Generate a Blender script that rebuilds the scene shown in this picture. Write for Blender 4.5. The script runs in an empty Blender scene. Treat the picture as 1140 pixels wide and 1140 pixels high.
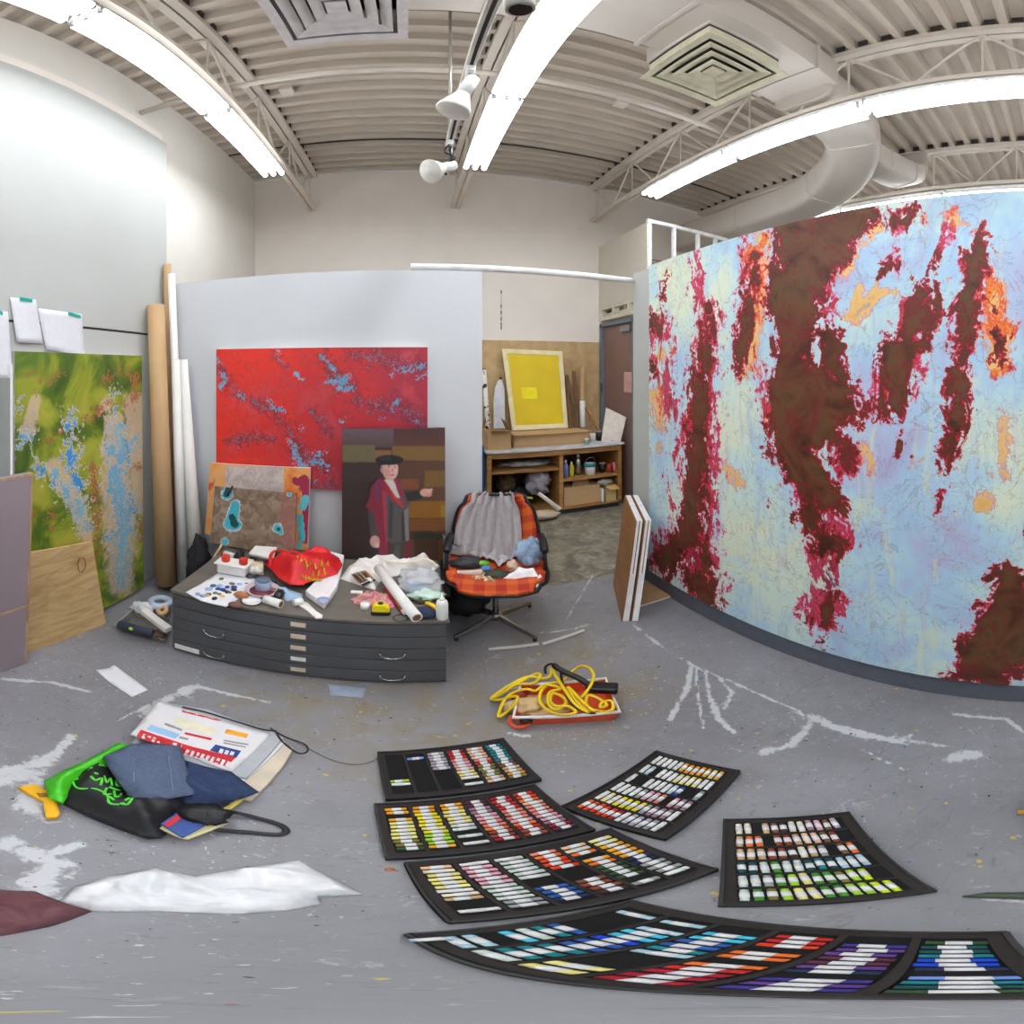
import bpy, bmesh, math, random
import numpy as np
from mathutils import Vector, Matrix, geometry, noise as mnoise
random.seed(7)
C = bpy.context.scene.collection
SC = bpy.context.scene
PI = math.pi
R = math.radians

# ---------------------------------------------------------------- camera, world, exposure
EYE = 1.6
HY, X0, DEG = 410.2, 452.0, 0.12333            # horizon row, straight-ahead column, degrees per pixel
cam = bpy.data.cameras.new('camera')
camo = bpy.data.objects.new('camera', cam); C.objects.link(camo)
camo.location = (0, 0, EYE); camo.rotation_euler = (R(90), 0, 0)
cam.type = 'PANO'; cam.clip_start = 0.01; cam.clip_end = 100
cc = cam.cycles if hasattr(cam, 'cycles') else cam
cc.panorama_type = 'EQUIRECTANGULAR'
cc.latitude_max = R(HY*DEG); cc.latitude_min = R((HY-1140)*DEG)
cc.longitude_min = R((0-X0)*DEG); cc.longitude_max = R((1140-X0)*DEG)
SC.camera = camo
w = bpy.data.worlds.new('room_air'); SC.world = w; w.use_nodes = True
w.node_tree.nodes['Background'].inputs[0].default_value = (0.9, 0.93, 1, 1)
w.node_tree.nodes['Background'].inputs[1].default_value = 0.3
SC.view_settings.view_transform = 'Standard'; SC.view_settings.look = 'None'
SC.view_settings.gamma = 1.0; SC.view_settings.exposure = 0.0
TUBE_POWER = 16.5
SC.cycles.use_denoising = True
SC.cycles.max_bounces = 7; SC.cycles.diffuse_bounces = 4; SC.cycles.adaptive_threshold = .02

# ---------------------------------------------------------------- geometry helpers
def ray(x, y):
    lo, la = R((x-X0)*DEG), R((HY-y)*DEG)
    return Vector((math.cos(la)*math.sin(lo), math.cos(la)*math.cos(lo), math.sin(la)))
def at(x, y, X=None, Y=None, Z=None):
    r = ray(x, y)
    t = X/r.x if X is not None else Y/r.y if Y is not None else (Z-EYE)/r.z
    return Vector((0, 0, EYE)) + r*t
def lin(c):
    c = np.asarray(c, float)/255
    return np.where(c <= .04045, c/12.92, ((c+.055)/1.055)**2.4)
def L4(c):
    v = lin(c); return (float(v[0]), float(v[1]), float(v[2]), 1)

MATS = {}
def mat(name, col, rough=.6, metal=0, var=.08, scale=14, bump=0, emit=0, alpha=1, trans=0, coat=0):
    if name in MATS: return MATS[name]
    m = bpy.data.materials.new(name); m.use_nodes = True; MATS[name] = m
    nt = m.node_tree; b = nt.nodes['Principled BSDF']
    b.inputs['Roughness'].default_value = rough; b.inputs['Metallic'].default_value = metal
    b.inputs['Alpha'].default_value = alpha
    if trans: b.inputs['Transmission Weight'].default_value = trans
    if coat: b.inputs['Coat Weight'].default_value = coat
    tc = nt.nodes.new('ShaderNodeTexCoord'); n = nt.nodes.new('ShaderNodeTexNoise')
    n.inputs['Scale'].default_value = scale; n.inputs['Detail'].default_value = 5
    nt.links.new(tc.outputs['Object'], n.inputs['Vector'])
    r = nt.nodes.new('ShaderNodeValToRGB'); c = lin(col)
    lo, hi = np.clip(c*(1-var), 0, 1), np.clip(c*(1+var), 0, 1)
    r.color_ramp.elements[0].position = .35; r.color_ramp.elements[1].position = .65
    r.color_ramp.elements[0].color = (*map(float, lo), 1); r.color_ramp.elements[1].color = (*map(float, hi), 1)
    nt.links.new(n.outputs['Fac'], r.inputs[0]); nt.links.new(r.outputs[0], b.inputs['Base Color'])
    if bump:
        bp = nt.nodes.new('ShaderNodeBump'); bp.inputs['Strength'].default_value = bump; bp.inputs['Distance'].default_value = .01
        nt.links.new(n.outputs['Fac'], bp.inputs['Height']); nt.links.new(bp.outputs[0], b.inputs['Normal'])
    if emit:
        b.inputs['Emission Color'].default_value = L4(col); b.inputs['Emission Strength'].default_value = emit
    return m
def wood(name, c1, c2, scale=(3, 30, 30), rough=.55):
    if name in MATS: return MATS[name]
    m = mat(name, c1, rough); nt = m.node_tree
    mp = nt.nodes.new('ShaderNodeMapping'); mp.inputs['Scale'].default_value = scale
    tc = [n for n in nt.nodes if n.type == 'TEX_COORD'][0]; n = [n for n in nt.nodes if n.type == 'TEX_NOISE'][0]
    n.inputs['Scale'].default_value = 1; n.inputs['Distortion'].default_value = .6
    nt.links.new(tc.outputs['Object'], mp.inputs[0]); nt.links.new(mp.outputs[0], n.inputs['Vector'])
    r = [n for n in nt.nodes if n.type == 'VALTORGB'][0]
    r.color_ramp.elements[0].color = L4(c1); r.color_ramp.elements[1].color = L4(c2)
    return m

def tag(o, label=None, cat=None, group=None, kind=None):
    if label: o['label'] = label
    if cat: o['category'] = cat
    if group: o['group'] = group
    if kind: o['kind'] = kind
    return o
def thing(name, label, cat, loc, group=None, rz=0):
    o = bpy.data.objects.new(name, None); C.objects.link(o); o.location = loc; o.rotation_euler = (0, 0, rz)
    o.empty_display_size = .05
    return tag(o, label, cat, group)
def root_of(o):
    while o.parent: o = o.parent
    return o
class MB:
    """collects shapes in world coordinates and links them as one mesh object"""
    def __init__(s): s.v = []; s.f = []; s.m = []; s.sm = []
    def add(s, vs, fs, mi=0, sm=False):
        b = len(s.v); s.v += [tuple(v) for v in vs]
        for f in fs: s.f.append(tuple(b+i for i in f)); s.m.append(mi); s.sm.append(sm)
        return s
    def box(s, lo, hi, mi=0, rz=0, piv=None, M=None):
        x0, y0, z0 = lo; x1, y1, z1 = hi
        vs = [Vector(p) for p in ((x0,y0,z0),(x1,y0,z0),(x1,y1,z0),(x0,y1,z0),(x0,y0,z1),(x1,y0,z1),(x1,y1,z1),(x0,y1,z1))]
        if rz:
            p = Vector(piv) if piv else Vector(((x0+x1)/2, (y0+y1)/2, 0)); q = Matrix.Rotation(rz, 3, 'Z')
            vs = [q @ (v-p) + p for v in vs]
        if M is not None: vs = [M @ v for v in vs]
        return s.add(vs, [(0,3,2,1),(4,5,6,7),(0,1,5,4),(1,2,6,5),(2,3,7,6),(3,0,4,7)], mi)
    def hexa(s, b, t, mi=0):
        return s.add(list(b)+list(t), [(3,2,1,0),(4,5,6,7),(0,1,5,4),(1,2,6,5),(2,3,7,6),(3,0,4,7)], mi)
    def tube(s, pts, r, n=8, mi=0, caps=True, closed=False, flat=1):
        pts = [Vector(p) for p in pts]; N = len(pts)
        rs = r if isinstance(r, (list, tuple)) else [r]*N
        vs = []; up = Vector((0, 0, 1)); prev = None
        for i, p in enumerate(pts):
            if closed: d = pts[(i+1) % N]-pts[i-1]
            else: d = pts[min(i+1, N-1)]-pts[max(i-1, 0)]
            d.normalize()
            a = prev if prev is not None else (up if abs(d.z) < .9 else Vector((1, 0, 0)))
            u = a - d*a.dot(d)
            if u.length < 1e-5: u = d.orthogonal()
            u.normalize(); prev = u; w_ = d.cross(u)
            for k in range(n):
                t = 2*PI*k/n; vs.append(p + (u*math.cos(t)*flat + w_*math.sin(t))*rs[i])
        fs = []
        for i in range(N if closed else N-1):
            a0, b0 = i*n, ((i+1) % N)*n
            for k in range(n): fs.append((a0+k, a0+(k+1) % n, b0+(k+1) % n, b0+k))
        s.add(vs, fs, mi, True)
        if caps and not closed:
            b = len(s.v)-len(vs)
            s.f.append(tuple(b+k for k in range(n))[::-1]); s.m.append(mi); s.sm.append(False)
            s.f.append(tuple(b+(N-1)*n+k for k in range(n))); s.m.append(mi); s.sm.append(False)
        return s
    def lathe(s, prof, o, axis=(0, 0, 1), n=20, mi=0):
        ax = Vector(axis).normalized(); u = ax.orthogonal().normalized(); v = ax.cross(u); o = Vector(o)
        vs = [o + ax*h + (u*math.cos(2*PI*k/n)+v*math.sin(2*PI*k/n))*max(r, 1e-4) for r, h in prof for k in range(n)]
        fs = [(i*n+k, i*n+(k+1) % n, (i+1)*n+(k+1) % n, (i+1)*n+k) for i in range(len(prof)-1) for k in range(n)]
        return s.add(vs, fs, mi, True)
    def prism(s, poly, z0, z1, mi=0):
        n = len(poly); z0s = z0 if isinstance(z0, (list, tuple)) else [z0]*n
        z1s = z1 if isinstance(z1, (list, tuple)) else [z1]*n
        vs = [(p[0], p[1], a) for p, a in zip(poly, z0s)] + [(p[0], p[1], a) for p, a in zip(poly, z1s)]
        return s.add(vs, [tuple(range(n))[::-1], tuple(range(n, 2*n))]+[(i, (i+1) % n, n+(i+1) % n, n+i) for i in range(n)], mi)
    def slab(s, quad, d, mi=0):
        q = [Vector(p) for p in quad]; d = Vector(d); n = len(q)
        return s.add(q+[p+d for p in q], [tuple(range(n)), tuple(range(2*n-1, n-1, -1))]+[(i, n+i, n+(i+1) % n, (i+1) % n) for i in range(n)], mi)
    def ball(s, c, r, mi=0, n=12, m=8):
        c = Vector(c); rx, ry, rz = (r, r, r) if not isinstance(r, (tuple, list)) else r
        vs = []; fs = []
        for j in range(m+1):
            t = PI*j/m
            for k in range(n):
                p = 2*PI*k/n; vs.append(c+Vector((rx*math.sin(t)*math.cos(p), ry*math.sin(t)*math.sin(p), rz*math.cos(t))))
        for j in range(m):
            for k in range(n): fs.append((j*n+k, (j+1)*n+k, (j+1)*n+(k+1) % n, j*n+(k+1) % n))
        return s.add(vs, fs, mi, True)
    def build(s, name, mats, parent=None, bevel=0, recalc=True, smooth=False, world=True):
        me = bpy.data.meshes.new(name)
        off = root_of(parent).location.copy() if (parent and world) else Vector((0, 0, 0))
        me.from_pydata([Vector(v)-off for v in s.v], [], s.f)
        if not isinstance(mats, (list, tuple)): mats = [mats]
        for m in mats: me.materials.append(m)
        me.polygons.foreach_set('material_index', s.m)
        me.polygons.foreach_set('use_smooth', [True]*len(s.f) if smooth else s.sm)
        if recalc:
            bm = bmesh.new(); bm.from_mesh(me); bmesh.ops.remove_doubles(bm, verts=bm.verts, dist=1e-6)
            bmesh.ops.recalc_face_normals(bm, faces=bm.faces); bm.to_mesh(me); bm.free()
        o = bpy.data.objects.new(name, me); C.objects.link(o)
        if parent:
            o.parent = parent
        if bevel:
            b = o.modifiers.new('soft_edges', 'BEVEL'); b.width = bevel; b.segments = 2; b.limit_method = 'ANGLE'; b.angle_limit = R(40)
        return o
def one(name, mb, mats, label, cat, group=None, bevel=0, **k):
    """a thing that is one mesh: origin moved to its base centre"""
    v = np.array([tuple(p) for p in mb.v]); c = (v.min(0)+v.max(0))/2; c[2] = v[:, 2].min()
    mb.v = [tuple(np.array(tuple(p))-c) for p in mb.v]
    o = mb.build(name, mats, None, bevel, **k); o.location = c
    return tag(o, label, cat, group)
def struct(name, mb, mats, bevel=0, parent=None, **k):
    o = mb.build(name, mats, parent, bevel, **k)
    if not parent: o['kind'] = 'structure'
    return o
def smooth_path(pts, k=6, closed=False):
    P = [Vector(p) for p in pts]; N = len(P); out = []
    for i in range(N if closed else N-1):
        g = (lambda j: P[j % N]) if closed else (lambda j: P[max(0, min(N-1, j))])
        p0, p1, p2, p3 = g(i-1), g(i), g(i+1), g(i+2)
        for j in range(k):
            t = j/k
            out.append(.5*((2*p1)+(p2-p0)*t+(2*p0-5*p1+4*p2-p3)*t*t+(3*p1-p0-3*p2+p3)*t**3))
    if not closed: out.append(P[-1])
    return out
def sheet(name, poly, z0, mats, h=.02, freq=9, parent=None, thick=.003, cell=.012, seed=0, dome=0, folds=None, paint=None, edge=.03):
    """crumpled cloth or paper lying on a surface: polygon outline (world xy), height from folds and noise"""
    P = [Vector((p[0], p[1])) for p in poly]; n = len(P)
    bd = []
    for i in range(n):
        a, b = P[i], P[(i+1) % n]; k = max(1, int((b-a).length/cell))
        for j in range(k): bd.append(a.lerp(b, j/k))
    A = np.array([tuple(p) for p in bd])
    xs = np.arange(A[:, 0].min(), A[:, 0].max(), cell); ys = np.arange(A[:, 1].min(), A[:, 1].max(), cell)
    def inside(x, y):
        x1, y1 = A[:, 0], A[:, 1]; x2, y2 = np.roll(x1, -1), np.roll(y1, -1)
        c = ((y1 > y) != (y2 > y)) & (x < (x2-x1)*(y-y1)/(y2-y1+1e-12)+x1)
        return c.sum() % 2 == 1
    pts = list(bd); dist = [0]*len(bd)
    for j, x in enumerate(xs):
        for y in ys + (cell/2 if j % 2 else 0):
            if inside(x, y):
                d = np.sqrt(((A-[x, y])**2).sum(1)).min()
                if d > cell*.5: pts.append(Vector((x, y))); dist.append(d)
    nb = len(bd)
    vs, es, fs, ov, oe, of = geometry.delaunay_2d_cdt(pts, [(i, (i+1) % nb) for i in range(nb)], [], 1, 1e-6)
    V = []
    for i, v in enumerate(vs):
        src = ov[i][0] if ov[i] else 0; d = dist[src]
        e = min(1, d/edge); e = e*e*(3-2*e)
        q = Vector((v.x*freq, v.y*freq, seed*7.3))
        nz = (mnoise.fractal(q, .8, 2.1, 3)*.5+.5)*.55 + max(0, 1-3.2*abs(mnoise.noise(q*.8+Vector((3, 1, seed)))))*.55 + max(0, 1-4*abs(mnoise.noise(Vector((q.y*1.5, q.x*.5, seed+9)))))*.25
        z = z0 + .002 + h*e*max(0, nz) + dome*e
        if folds:
            for fx, fy, ang, wl, amp in folds:
                u = (v.x-fx)*math.cos(ang)+(v.y-fy)*math.sin(ang)
                z += e*amp*(.5+.5*math.sin(u/wl*2*PI+2*mnoise.noise(q)))
        V.append((v.x, v.y, z))
    mb = MB(); 
    for f in fs: mb.add([], [])
    mb.v = V; mb.f = [tuple(f) for f in fs]; mb.sm = [True]*len(fs)
    if paint:
        mb.m = [paint(sum(V[i][0] for i in f)/len(f), sum(V[i][1] for i in f)/len(f)) for f in fs]
    else: mb.m = [0]*len(fs)
    def fin(o):
        s = o.modifiers.new('thickness', 'SOLIDIFY'); s.thickness = thick; s.offset = -1
        return o
    return mb, fin
def put_sheet(name, label, cat, poly, z0, mats, parent=None, group=None, **k):
    mb, fin = sheet(name, poly, z0, mats, **k)
    if parent: return fin(mb.build(name, mats, parent, recalc=False))
    return fin(one(name, mb, mats, label, cat, group, recalc=False))
def ground(pts, z=0): return [tuple(at(x, y, Z=z))[:2] for x, y in pts]

# -------- painted canvases: masks drawn per vertex, colour worked out by the shader's noise
def project(P):
    d = P-np.array([0, 0, EYE]); lo = np.degrees(np.arctan2(d[..., 0], d[..., 1]))
    la = np.degrees(np.arctan2(d[..., 2], np.hypot(d[..., 0], d[..., 1])))
    return lo/DEG+X0, HY-la/DEG
def strokes(PX, PY, S, edge=1.0):
    """S: list of polylines [(x,y,r),...]; value 1 on the line falling to 0 at r*2"""
    out = np.zeros_like(PX)
    for line in S:
        if len(line) == 1: line = line*2
        for (x1, y1, r1), (x2, y2, r2) in zip(line[:-1], line[1:]):
            dx, dy = x2-x1, y2-y1; L = dx*dx+dy*dy+1e-9
            t = np.clip(((PX-x1)*dx+(PY-y1)*dy)/L, 0, 1)
            d = np.hypot(PX-x1-t*dx, PY-y1-t*dy); r = r1+(r2-r1)*t
            out = np.maximum(out, np.clip(1-d/(2*r*edge), 0, 1))
    return out
def sdf(PX, PY, S, unit=40., grow=1.25):
    """signed distance to the strokes in pixels, scaled so that .5 is the edge"""
    out = np.full(PX.shape, -9.)
    for line in S:
        if len(line) == 1: line = line*2
        for (x1, y1, r1), (x2, y2, r2) in zip(line[:-1], line[1:]):
            dx, dy = x2-x1, y2-y1; L = dx*dx+dy*dy+1e-9
            t = np.clip(((PX-x1)*dx+(PY-y1)*dy)/L, 0, 1)
            d = np.hypot(PX-x1-t*dx, PY-y1-t*dy); out = np.maximum(out, .5+((r1+(r2-r1)*t)*grow-d)/unit)
    return np.clip(out, -.6, 1.6)
def canvas(name, quad, nx, ny, fn, mats, parent=None, thick=.03, offs=None):
    """quad: top-left, top-right, bottom-right, bottom-left of the front face. fn(px,py)->rgb masks"""
    tl, tr, br, bl = [np.array(tuple(q), float) for q in quad]
    u, v = np.meshgrid(np.linspace(0, 1, nx), np.linspace(0, 1, ny)); U, Vv = u[..., None], v[..., None]
    P = (tl*(1-U)+tr*U)*(1-Vv)+(bl*(1-U)+br*U)*Vv
    px, py = project(P); col = fn(px, py)
    nrm = np.cross(tr-tl, bl-tl); nrm /= np.linalg.norm(nrm)
    eye = np.array([0, 0, EYE])
    if np.dot(nrm, eye-tl) > 0: nrm = -nrm          # points away from the viewer: the back
    V = P.reshape(-1, 3); n = len(V)
    back = np.array([c+nrm*thick for c in (tl, tr, br, bl)])
    V = np.vstack([V, back])
    i = np.arange(nx*ny).reshape(ny, nx)
    F = [tuple(map(int, f)) for f in np.stack([i[:-1, :-1], i[1:, :-1], i[1:, 1:], i[:-1, 1:]], -1).reshape(-1, 4)]
    nf = len(F); b = n
    F.append((b, b+1, b+2, b+3))
    F.append(tuple(map(int, i[0, :])) + (b+1, b)); F.append(tuple(map(int, i[::-1, 0]))+(b, b+3))
    F.append(tuple(map(int, i[-1, ::-1]))+(b+3, b+2)); F.append(tuple(map(int, i[:, -1]))+(b+2, b+1))
    off = np.array(root_of(parent).location) if parent else np.array([V[:, 0].mean(), V[:, 1].mean(), V[:, 2].min()])
    me = bpy.data.meshes.new(name); me.from_pydata((V-off).tolist(), [], F)
    for m in mats: me.materials.append(m)
    me.polygons.foreach_set('material_index', [0]*nf+[1]*5)
    a = me.color_attributes.new('mask', 'FLOAT_COLOR', 'POINT')
    cl = np.ones((len(V), 4)); cl[:n, :col.shape[-1]] = col.reshape(-1, col.shape[-1])
    a.data.foreach_set('color', cl.ravel()); me.update()
    o = bpy.data.objects.new(name, me); C.objects.link(o)
    if parent: o.parent = parent
    else: o.location = off
    return o
class NT:
    """small node-graph writer"""
    def __init__(s, name, rough=.45):
        s.m = bpy.data.materials.new(name); s.m.use_nodes = True; s.t = s.m.node_tree
        s.b = s.t.nodes['Principled BSDF']; s.b.inputs['Roughness'].default_value = rough
        s.tc = s.t.nodes.new('ShaderNodeTexCoord').outputs['Object']
    def link(s, a, b): s.t.links.new(a, b)
    def noise(s, scale, detail=6, dist=0, vec=None, stretch=None, off=0, rough=.55):
        n = s.t.nodes.new('ShaderNodeTexNoise'); n.inputs['Scale'].default_value = scale
        n.inputs['Detail'].default_value = detail; n.inputs['Distortion'].default_value = dist; n.inputs['Roughness'].default_value = rough
        v = vec or s.tc
        mp = s.t.nodes.new('ShaderNodeMapping'); mp.inputs['Scale'].default_value = stretch or (1, 1, 1)
        mp.inputs['Location'].default_value = (off, off*.7, off*.3)
        s.link(v, mp.inputs[0]); s.link(mp.outputs[0], n.inputs['Vector'])
        return n.outputs['Fac']
    def attr(s):
        a = s.t.nodes.new('ShaderNodeAttribute'); a.attribute_name = 'mask'
        sp = s.t.nodes.new('ShaderNodeSeparateColor'); s.link(a.outputs['Color'], sp.inputs[0])
        return list(sp.outputs)+[a.outputs['Alpha']]
    def math(s, op, a, b=None, c=None, clamp=False):
        n = s.t.nodes.new('ShaderNodeMath'); n.operation = op; n.use_clamp = clamp
        for i, x in enumerate((a, b, c)):
            if x is None: continue
            if isinstance(x, (int, float)): n.inputs[i].default_value = x
            else: s.link(x, n.inputs[i])
        return n.outputs[0]
    def ramp(s, fac, stops, interp='LINEAR'):
        r = s.t.nodes.new('ShaderNodeValToRGB'); r.color_ramp.interpolation = interp; e = r.color_ramp.elements
        while len(e) < len(stops): e.new(.5)
        for el, (p, c) in zip(e, stops):
            el.position = p; el.color = L4(c) if len(c) == 3 else c
        s.link(fac, r.inputs[0]); return r.outputs[0]
    def step(s, fac, lo, hi):
        n = s.t.nodes.new('ShaderNodeMapRange'); n.inputs['From Min'].default_value = lo; n.inputs['From Max'].default_value = hi
        n.interpolation_type = 'SMOOTHSTEP'; s.link(fac, n.inputs['Value']); return n.outputs[0]
    def mix(s, fac, a, b, mode='MIX'):
        n = s.t.nodes.new('ShaderNodeMix'); n.data_type = 'RGBA'; n.blend_type = mode
        if isinstance(fac, (int, float)): n.inputs[0].default_value = fac
        else: s.link(fac, n.inputs[0])
        for i, x in ((6, a), (7, b)):
            if isinstance(x, tuple): n.inputs[i].default_value = L4(x)
            else: s.link(x, n.inputs[i])
        return n.outputs[2]
    def done(s, col, bump=None, amt=.2):
        s.link(col, s.b.inputs['Base Color'])
        if bump is not None:
            bp = s.t.nodes.new('ShaderNodeBump'); bp.inputs['Strength'].default_value = amt; bp.inputs['Distance'].default_value = .01
            s.link(bump, bp.inputs['Height']); s.link(bp.outputs[0], s.b.inputs['Normal'])
        return s.m
# ================================================================= THE ROOM
M_wall = mat('painted_wall_warm', (238, 230, 221), .8, var=.02, scale=3)
M_wall_l = mat('painted_wall_light', (226, 222, 214), .8, var=.02, scale=3)
M_panel = mat('grey_wall_board', (188, 190, 186), .75, var=.02, scale=2)
M_part = mat('partition_paint', (208, 210, 214), .75, var=.02, scale=2)
M_deck = mat('painted_steel_deck', (204, 192, 178), .6, var=.03, scale=4)
M_joist = mat('painted_steel_joist', (222, 212, 200), .5, var=.04, scale=6)
M_duct = mat('painted_duct', (212, 204, 196), .5, var=.03, scale=3)
M_dark = mat('dark_gap', (60, 56, 52), .8)
YB, XL, ZC = 4.76, -1.8, 4.04
YR, XR = -2.6, 6.4

# floor: grey painted concrete, splashes drawn where they lie
def floor_mat():
    n = NT('painted_concrete', .42); a = n.attr()
    big = n.noise(1.3, 6); mid = n.noise(9, 8, .3); fine = n.noise(60, 6)
    base = n.ramp(big, [(.3, (120, 119, 125)), (.5, (135, 134, 140)), (.7, (147, 146, 153))])
    base = n.mix(n.math('MULTIPLY', n.step(mid, .5, .68), .45), base, (124, 121, 121))
    warm = n.math('MULTIPLY', a[2], n.step(mid, .25, .7))
    base = n.mix(n.math('MULTIPLY', warm, 1.0), base, (136, 124, 106))
    base = n.mix(n.math('MULTIPLY', n.step(fine, .62, .7), .45), base, (112, 110, 110))
    base = n.mix(n.math('MULTIPLY', n.step(n.noise(22, 8, 1.5, off=77, stretch=(.5, 1.6, 1), rough=.7), .56, .68), .5), base, (104, 102, 104))
    base = n.mix(n.math('MULTIPLY', n.step(n.noise(17, 8, 1.2, off=87, rough=.7), .58, .7), .5), base, (176, 176, 182))
    # mottled bare concrete beyond the partition
    bare = n.ramp(n.noise(7, 10, 1.2, rough=.65), [(.3, (84, 80, 72)), (.48, (120, 114, 102)), (.62, (152, 146, 130)), (.75, (176, 170, 154))])
    base = n.mix(n.step(n.math('ADD', a[1], n.math('MULTIPLY', n.math('SUBTRACT', mid, .5), .3)), .45, .55), base, bare)
    # white paint: drawn mask broken up by noise
    sp = n.noise(30, 10, 1.4, off=3, rough=.7); sp2 = n.noise(7, 8, 1.8, off=9, rough=.65)
    wm = n.math('ADD', a[0], n.math('MULTIPLY', n.math('SUBTRACT', sp, .5), 1.3))
    wm = n.math('ADD', wm, n.math('MULTIPLY', n.math('SUBTRACT', sp2, .5), 1.5))
    wmask = n.math('MULTIPLY', n.step(wm, .40, .72), .8)
    fleck = n.step(n.noise(75, 3, .2, off=21), .66, .70)
    patch = n.step(n.noise(2.6, 3, off=5), .42, .62)
    wmask = n.math('MAXIMUM', wmask, n.math('MULTIPLY', n.math('MULTIPLY', fleck, patch), .75))
    col = n.mix(wmask, base, (206, 208, 212))
    dots = n.step(n.noise(48, 2, 0, off=31), .73, .75); col = n.mix(dots, col, (58, 54, 52))
    yd = n.step(n.noise(31, 2, 0, off=41), .73, .75); col = n.mix(yd, col, (200, 170, 70))
    td = n.step(n.noise(27, 2, 0, off=51), .73, .76); col = n.mix(td, col, (70, 120, 130))
    rd = n.step(n.noise(36, 2, 0, off=61), .75, .77); col = n.mix(rd, col, (150, 60, 50))
    n.link(n.ramp(big, [(0, (150, 150, 150)), (1, (190, 190, 190))]), n.b.inputs['Roughness'])
    return n.done(col, mid, .08)
st = .02
xs = np.concatenate([np.arange(XL, 1.75, .014), np.linspace(1.75, XR, 14)])
ys = np.concatenate([np.linspace(YR, -.3, 6)[:-1], np.arange(-.3, YB+.01, .016)]); ys[-1] = YB
GX, GY = np.meshgrid(xs, ys); PF = np.stack([GX, GY, np.zeros_like(GX)], -1); FX, FY = project(PF)
def wl(pts, r): return [tuple(at(x, y, Z=0))[:2]+(r,) for x, y in pts]
white_strokes = [
  wl([(703,694),(735,718),(770,740),(810,757),(850,775),(885,790),(920,805),(960,815),(1000,823),(1060,832),(1090,838)], .008),
  wl([(770,740),(765,765),(752,790),(746,802)], .012), wl([(785,747),(790,775),(800,800),(818,816)], .012), wl([(775,745),(778,780),(783,812)], .006),
  wl([(800,755),(815,770),(806,790)], .007),
  wl([(905,800),(895,815),(880,830),(846,838)], .018), wl([(905,798),(925,808),(940,812)], .022), wl([(1000,825),(1015,818)], .01),
  wl([(930,812),(980,822),(1010,828)], .012), wl([(1060,845),(1085,840)], .03), wl([(960,835),(1010,858)], .004),
  wl([(20,860),(60,840),(40,850)], .03), wl([(0,870),(40,860),(30,900)], .035), wl([(10,940),(60,960),(40,990)], .035), wl([(60,950),(90,940)], .02), wl([(0,860),(60,845)], .03),
  wl([(165,795),(190,775),(215,765)], .03), wl([(125,805),(165,785)], .006), wl([(170,790),(150,830)], .012), wl([(225,765),(300,782)], .012),
  wl([(600,705),(640,700),(655,695)], .010), wl([(545,722),(560,720)], .008), wl([(560,815),(590,820)], .01),
  wl([(630,690),(660,640)], .006), wl([(1100,1000),(1140,1004)], .01),
  wl([(1060,795),(1120,800),(1140,815)], .012), wl([(0,755),(60,760),(100,770)], .012), wl([(80,820),(60,840)], .02)]
white = strokes(GX, GY, white_strokes, 1.0)*.9
soft = strokes(GX, GY, [wl([(10,850),(50,930),(30,980)], .16), wl([(180,780),(230,775)], .10), wl([(780,775),(930,815),(1090,850)], .13), wl([(1040,800),(1130,870)], .15)])
white = np.maximum(white, soft*.27)
bare = 1/(1+np.exp(-(GY-2.62)*14))
warm = strokes(GX, GY, [wl([(330,775),(400,790)], .2), wl([(470,770),(540,790)], .25), wl([(620,800),(700,770)], .15), wl([(590,740),(640,730)], .2), wl([(450,830),(520,810)], .18)])
me = bpy.data.meshes.new('floor'); ny_, nx_ = GX.shape; ii = np.arange(nx_*ny_).reshape(ny_, nx_)
me.from_pydata(PF.reshape(-1, 3).tolist(), [], [tuple(map(int, f)) for f in np.stack([ii[:-1,:-1], ii[:-1,1:], ii[1:,1:], ii[1:,:-1]], -1).reshape(-1, 4)])
at_ = me.color_attributes.new('mask', 'FLOAT_COLOR', 'POINT')
at_.data.foreach_set('color', np.stack([white, bare, warm, np.ones_like(white)], -1).ravel())
me.materials.append(floor_mat()); floor = bpy.data.objects.new('floor', me); C.objects.link(floor); floor['kind'] = 'structure'

struct('wall_left', MB().box((XL-.12, YR-.12, 0), (XL, YB+.12, ZC)), M_wall_l)
struct('wall_back', MB().box((XL, YB, 0), (XR, YB+.12, ZC)), M_wall)
struct('wall_rear', MB().box((XL, YR-.12, 0), (XR, YR, ZC)), M_wall_l)
struct('wall_right', MB().box((XR, YR-.12, 0), (XR+.12, YB+.12, ZC)), M_wall)
# grey boards lining the left wall up to 3.4 m, with their seam
g = MB().box((XL+.002, YR+.002, 1.845), (-1.68, 2.60, 3.45)); g.box((XL+.002, YR+.002, .002), (-1.68, 2.60, 1.83)); g.box((XL+.002, YR+.002, 1.83), (-1.69, 2.59, 1.845), 1)
struct('wall_left_boards', g, [M_panel, M_dark])
struct('trim_1', MB().box((XL+.002, YR+.002, 3.45), (-1.72, 2.60, 3.56)), M_wall)
# free-standing partition and the long wall on the right
struct('wall_partition', MB().box((-1.675, 2.58, 0), (.476, 2.70, 2.22)), M_part)
g = MB().box((1.575, YR+.002, .19), (1.72, 2.60, 2.30))
struct('wall_studio_right', g, mat('studio_wall_paint', (186, 187, 184), .75, var=.02, scale=2))
struct('baseboard_right', MB().box((1.55, YR+.002, .001), (1.72, 2.60, .188)), mat('grey_plinth_paint', (98, 104, 116), .5))
one('header_rail', MB().tube([(.03, 2.60, 2.247), (1.74, 2.60, 2.247)], .022, 10), mat('white_gloss', (244, 244, 242), .3), 'slim white rail bridging the top of the partition and the right wall', 'rail')

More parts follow.
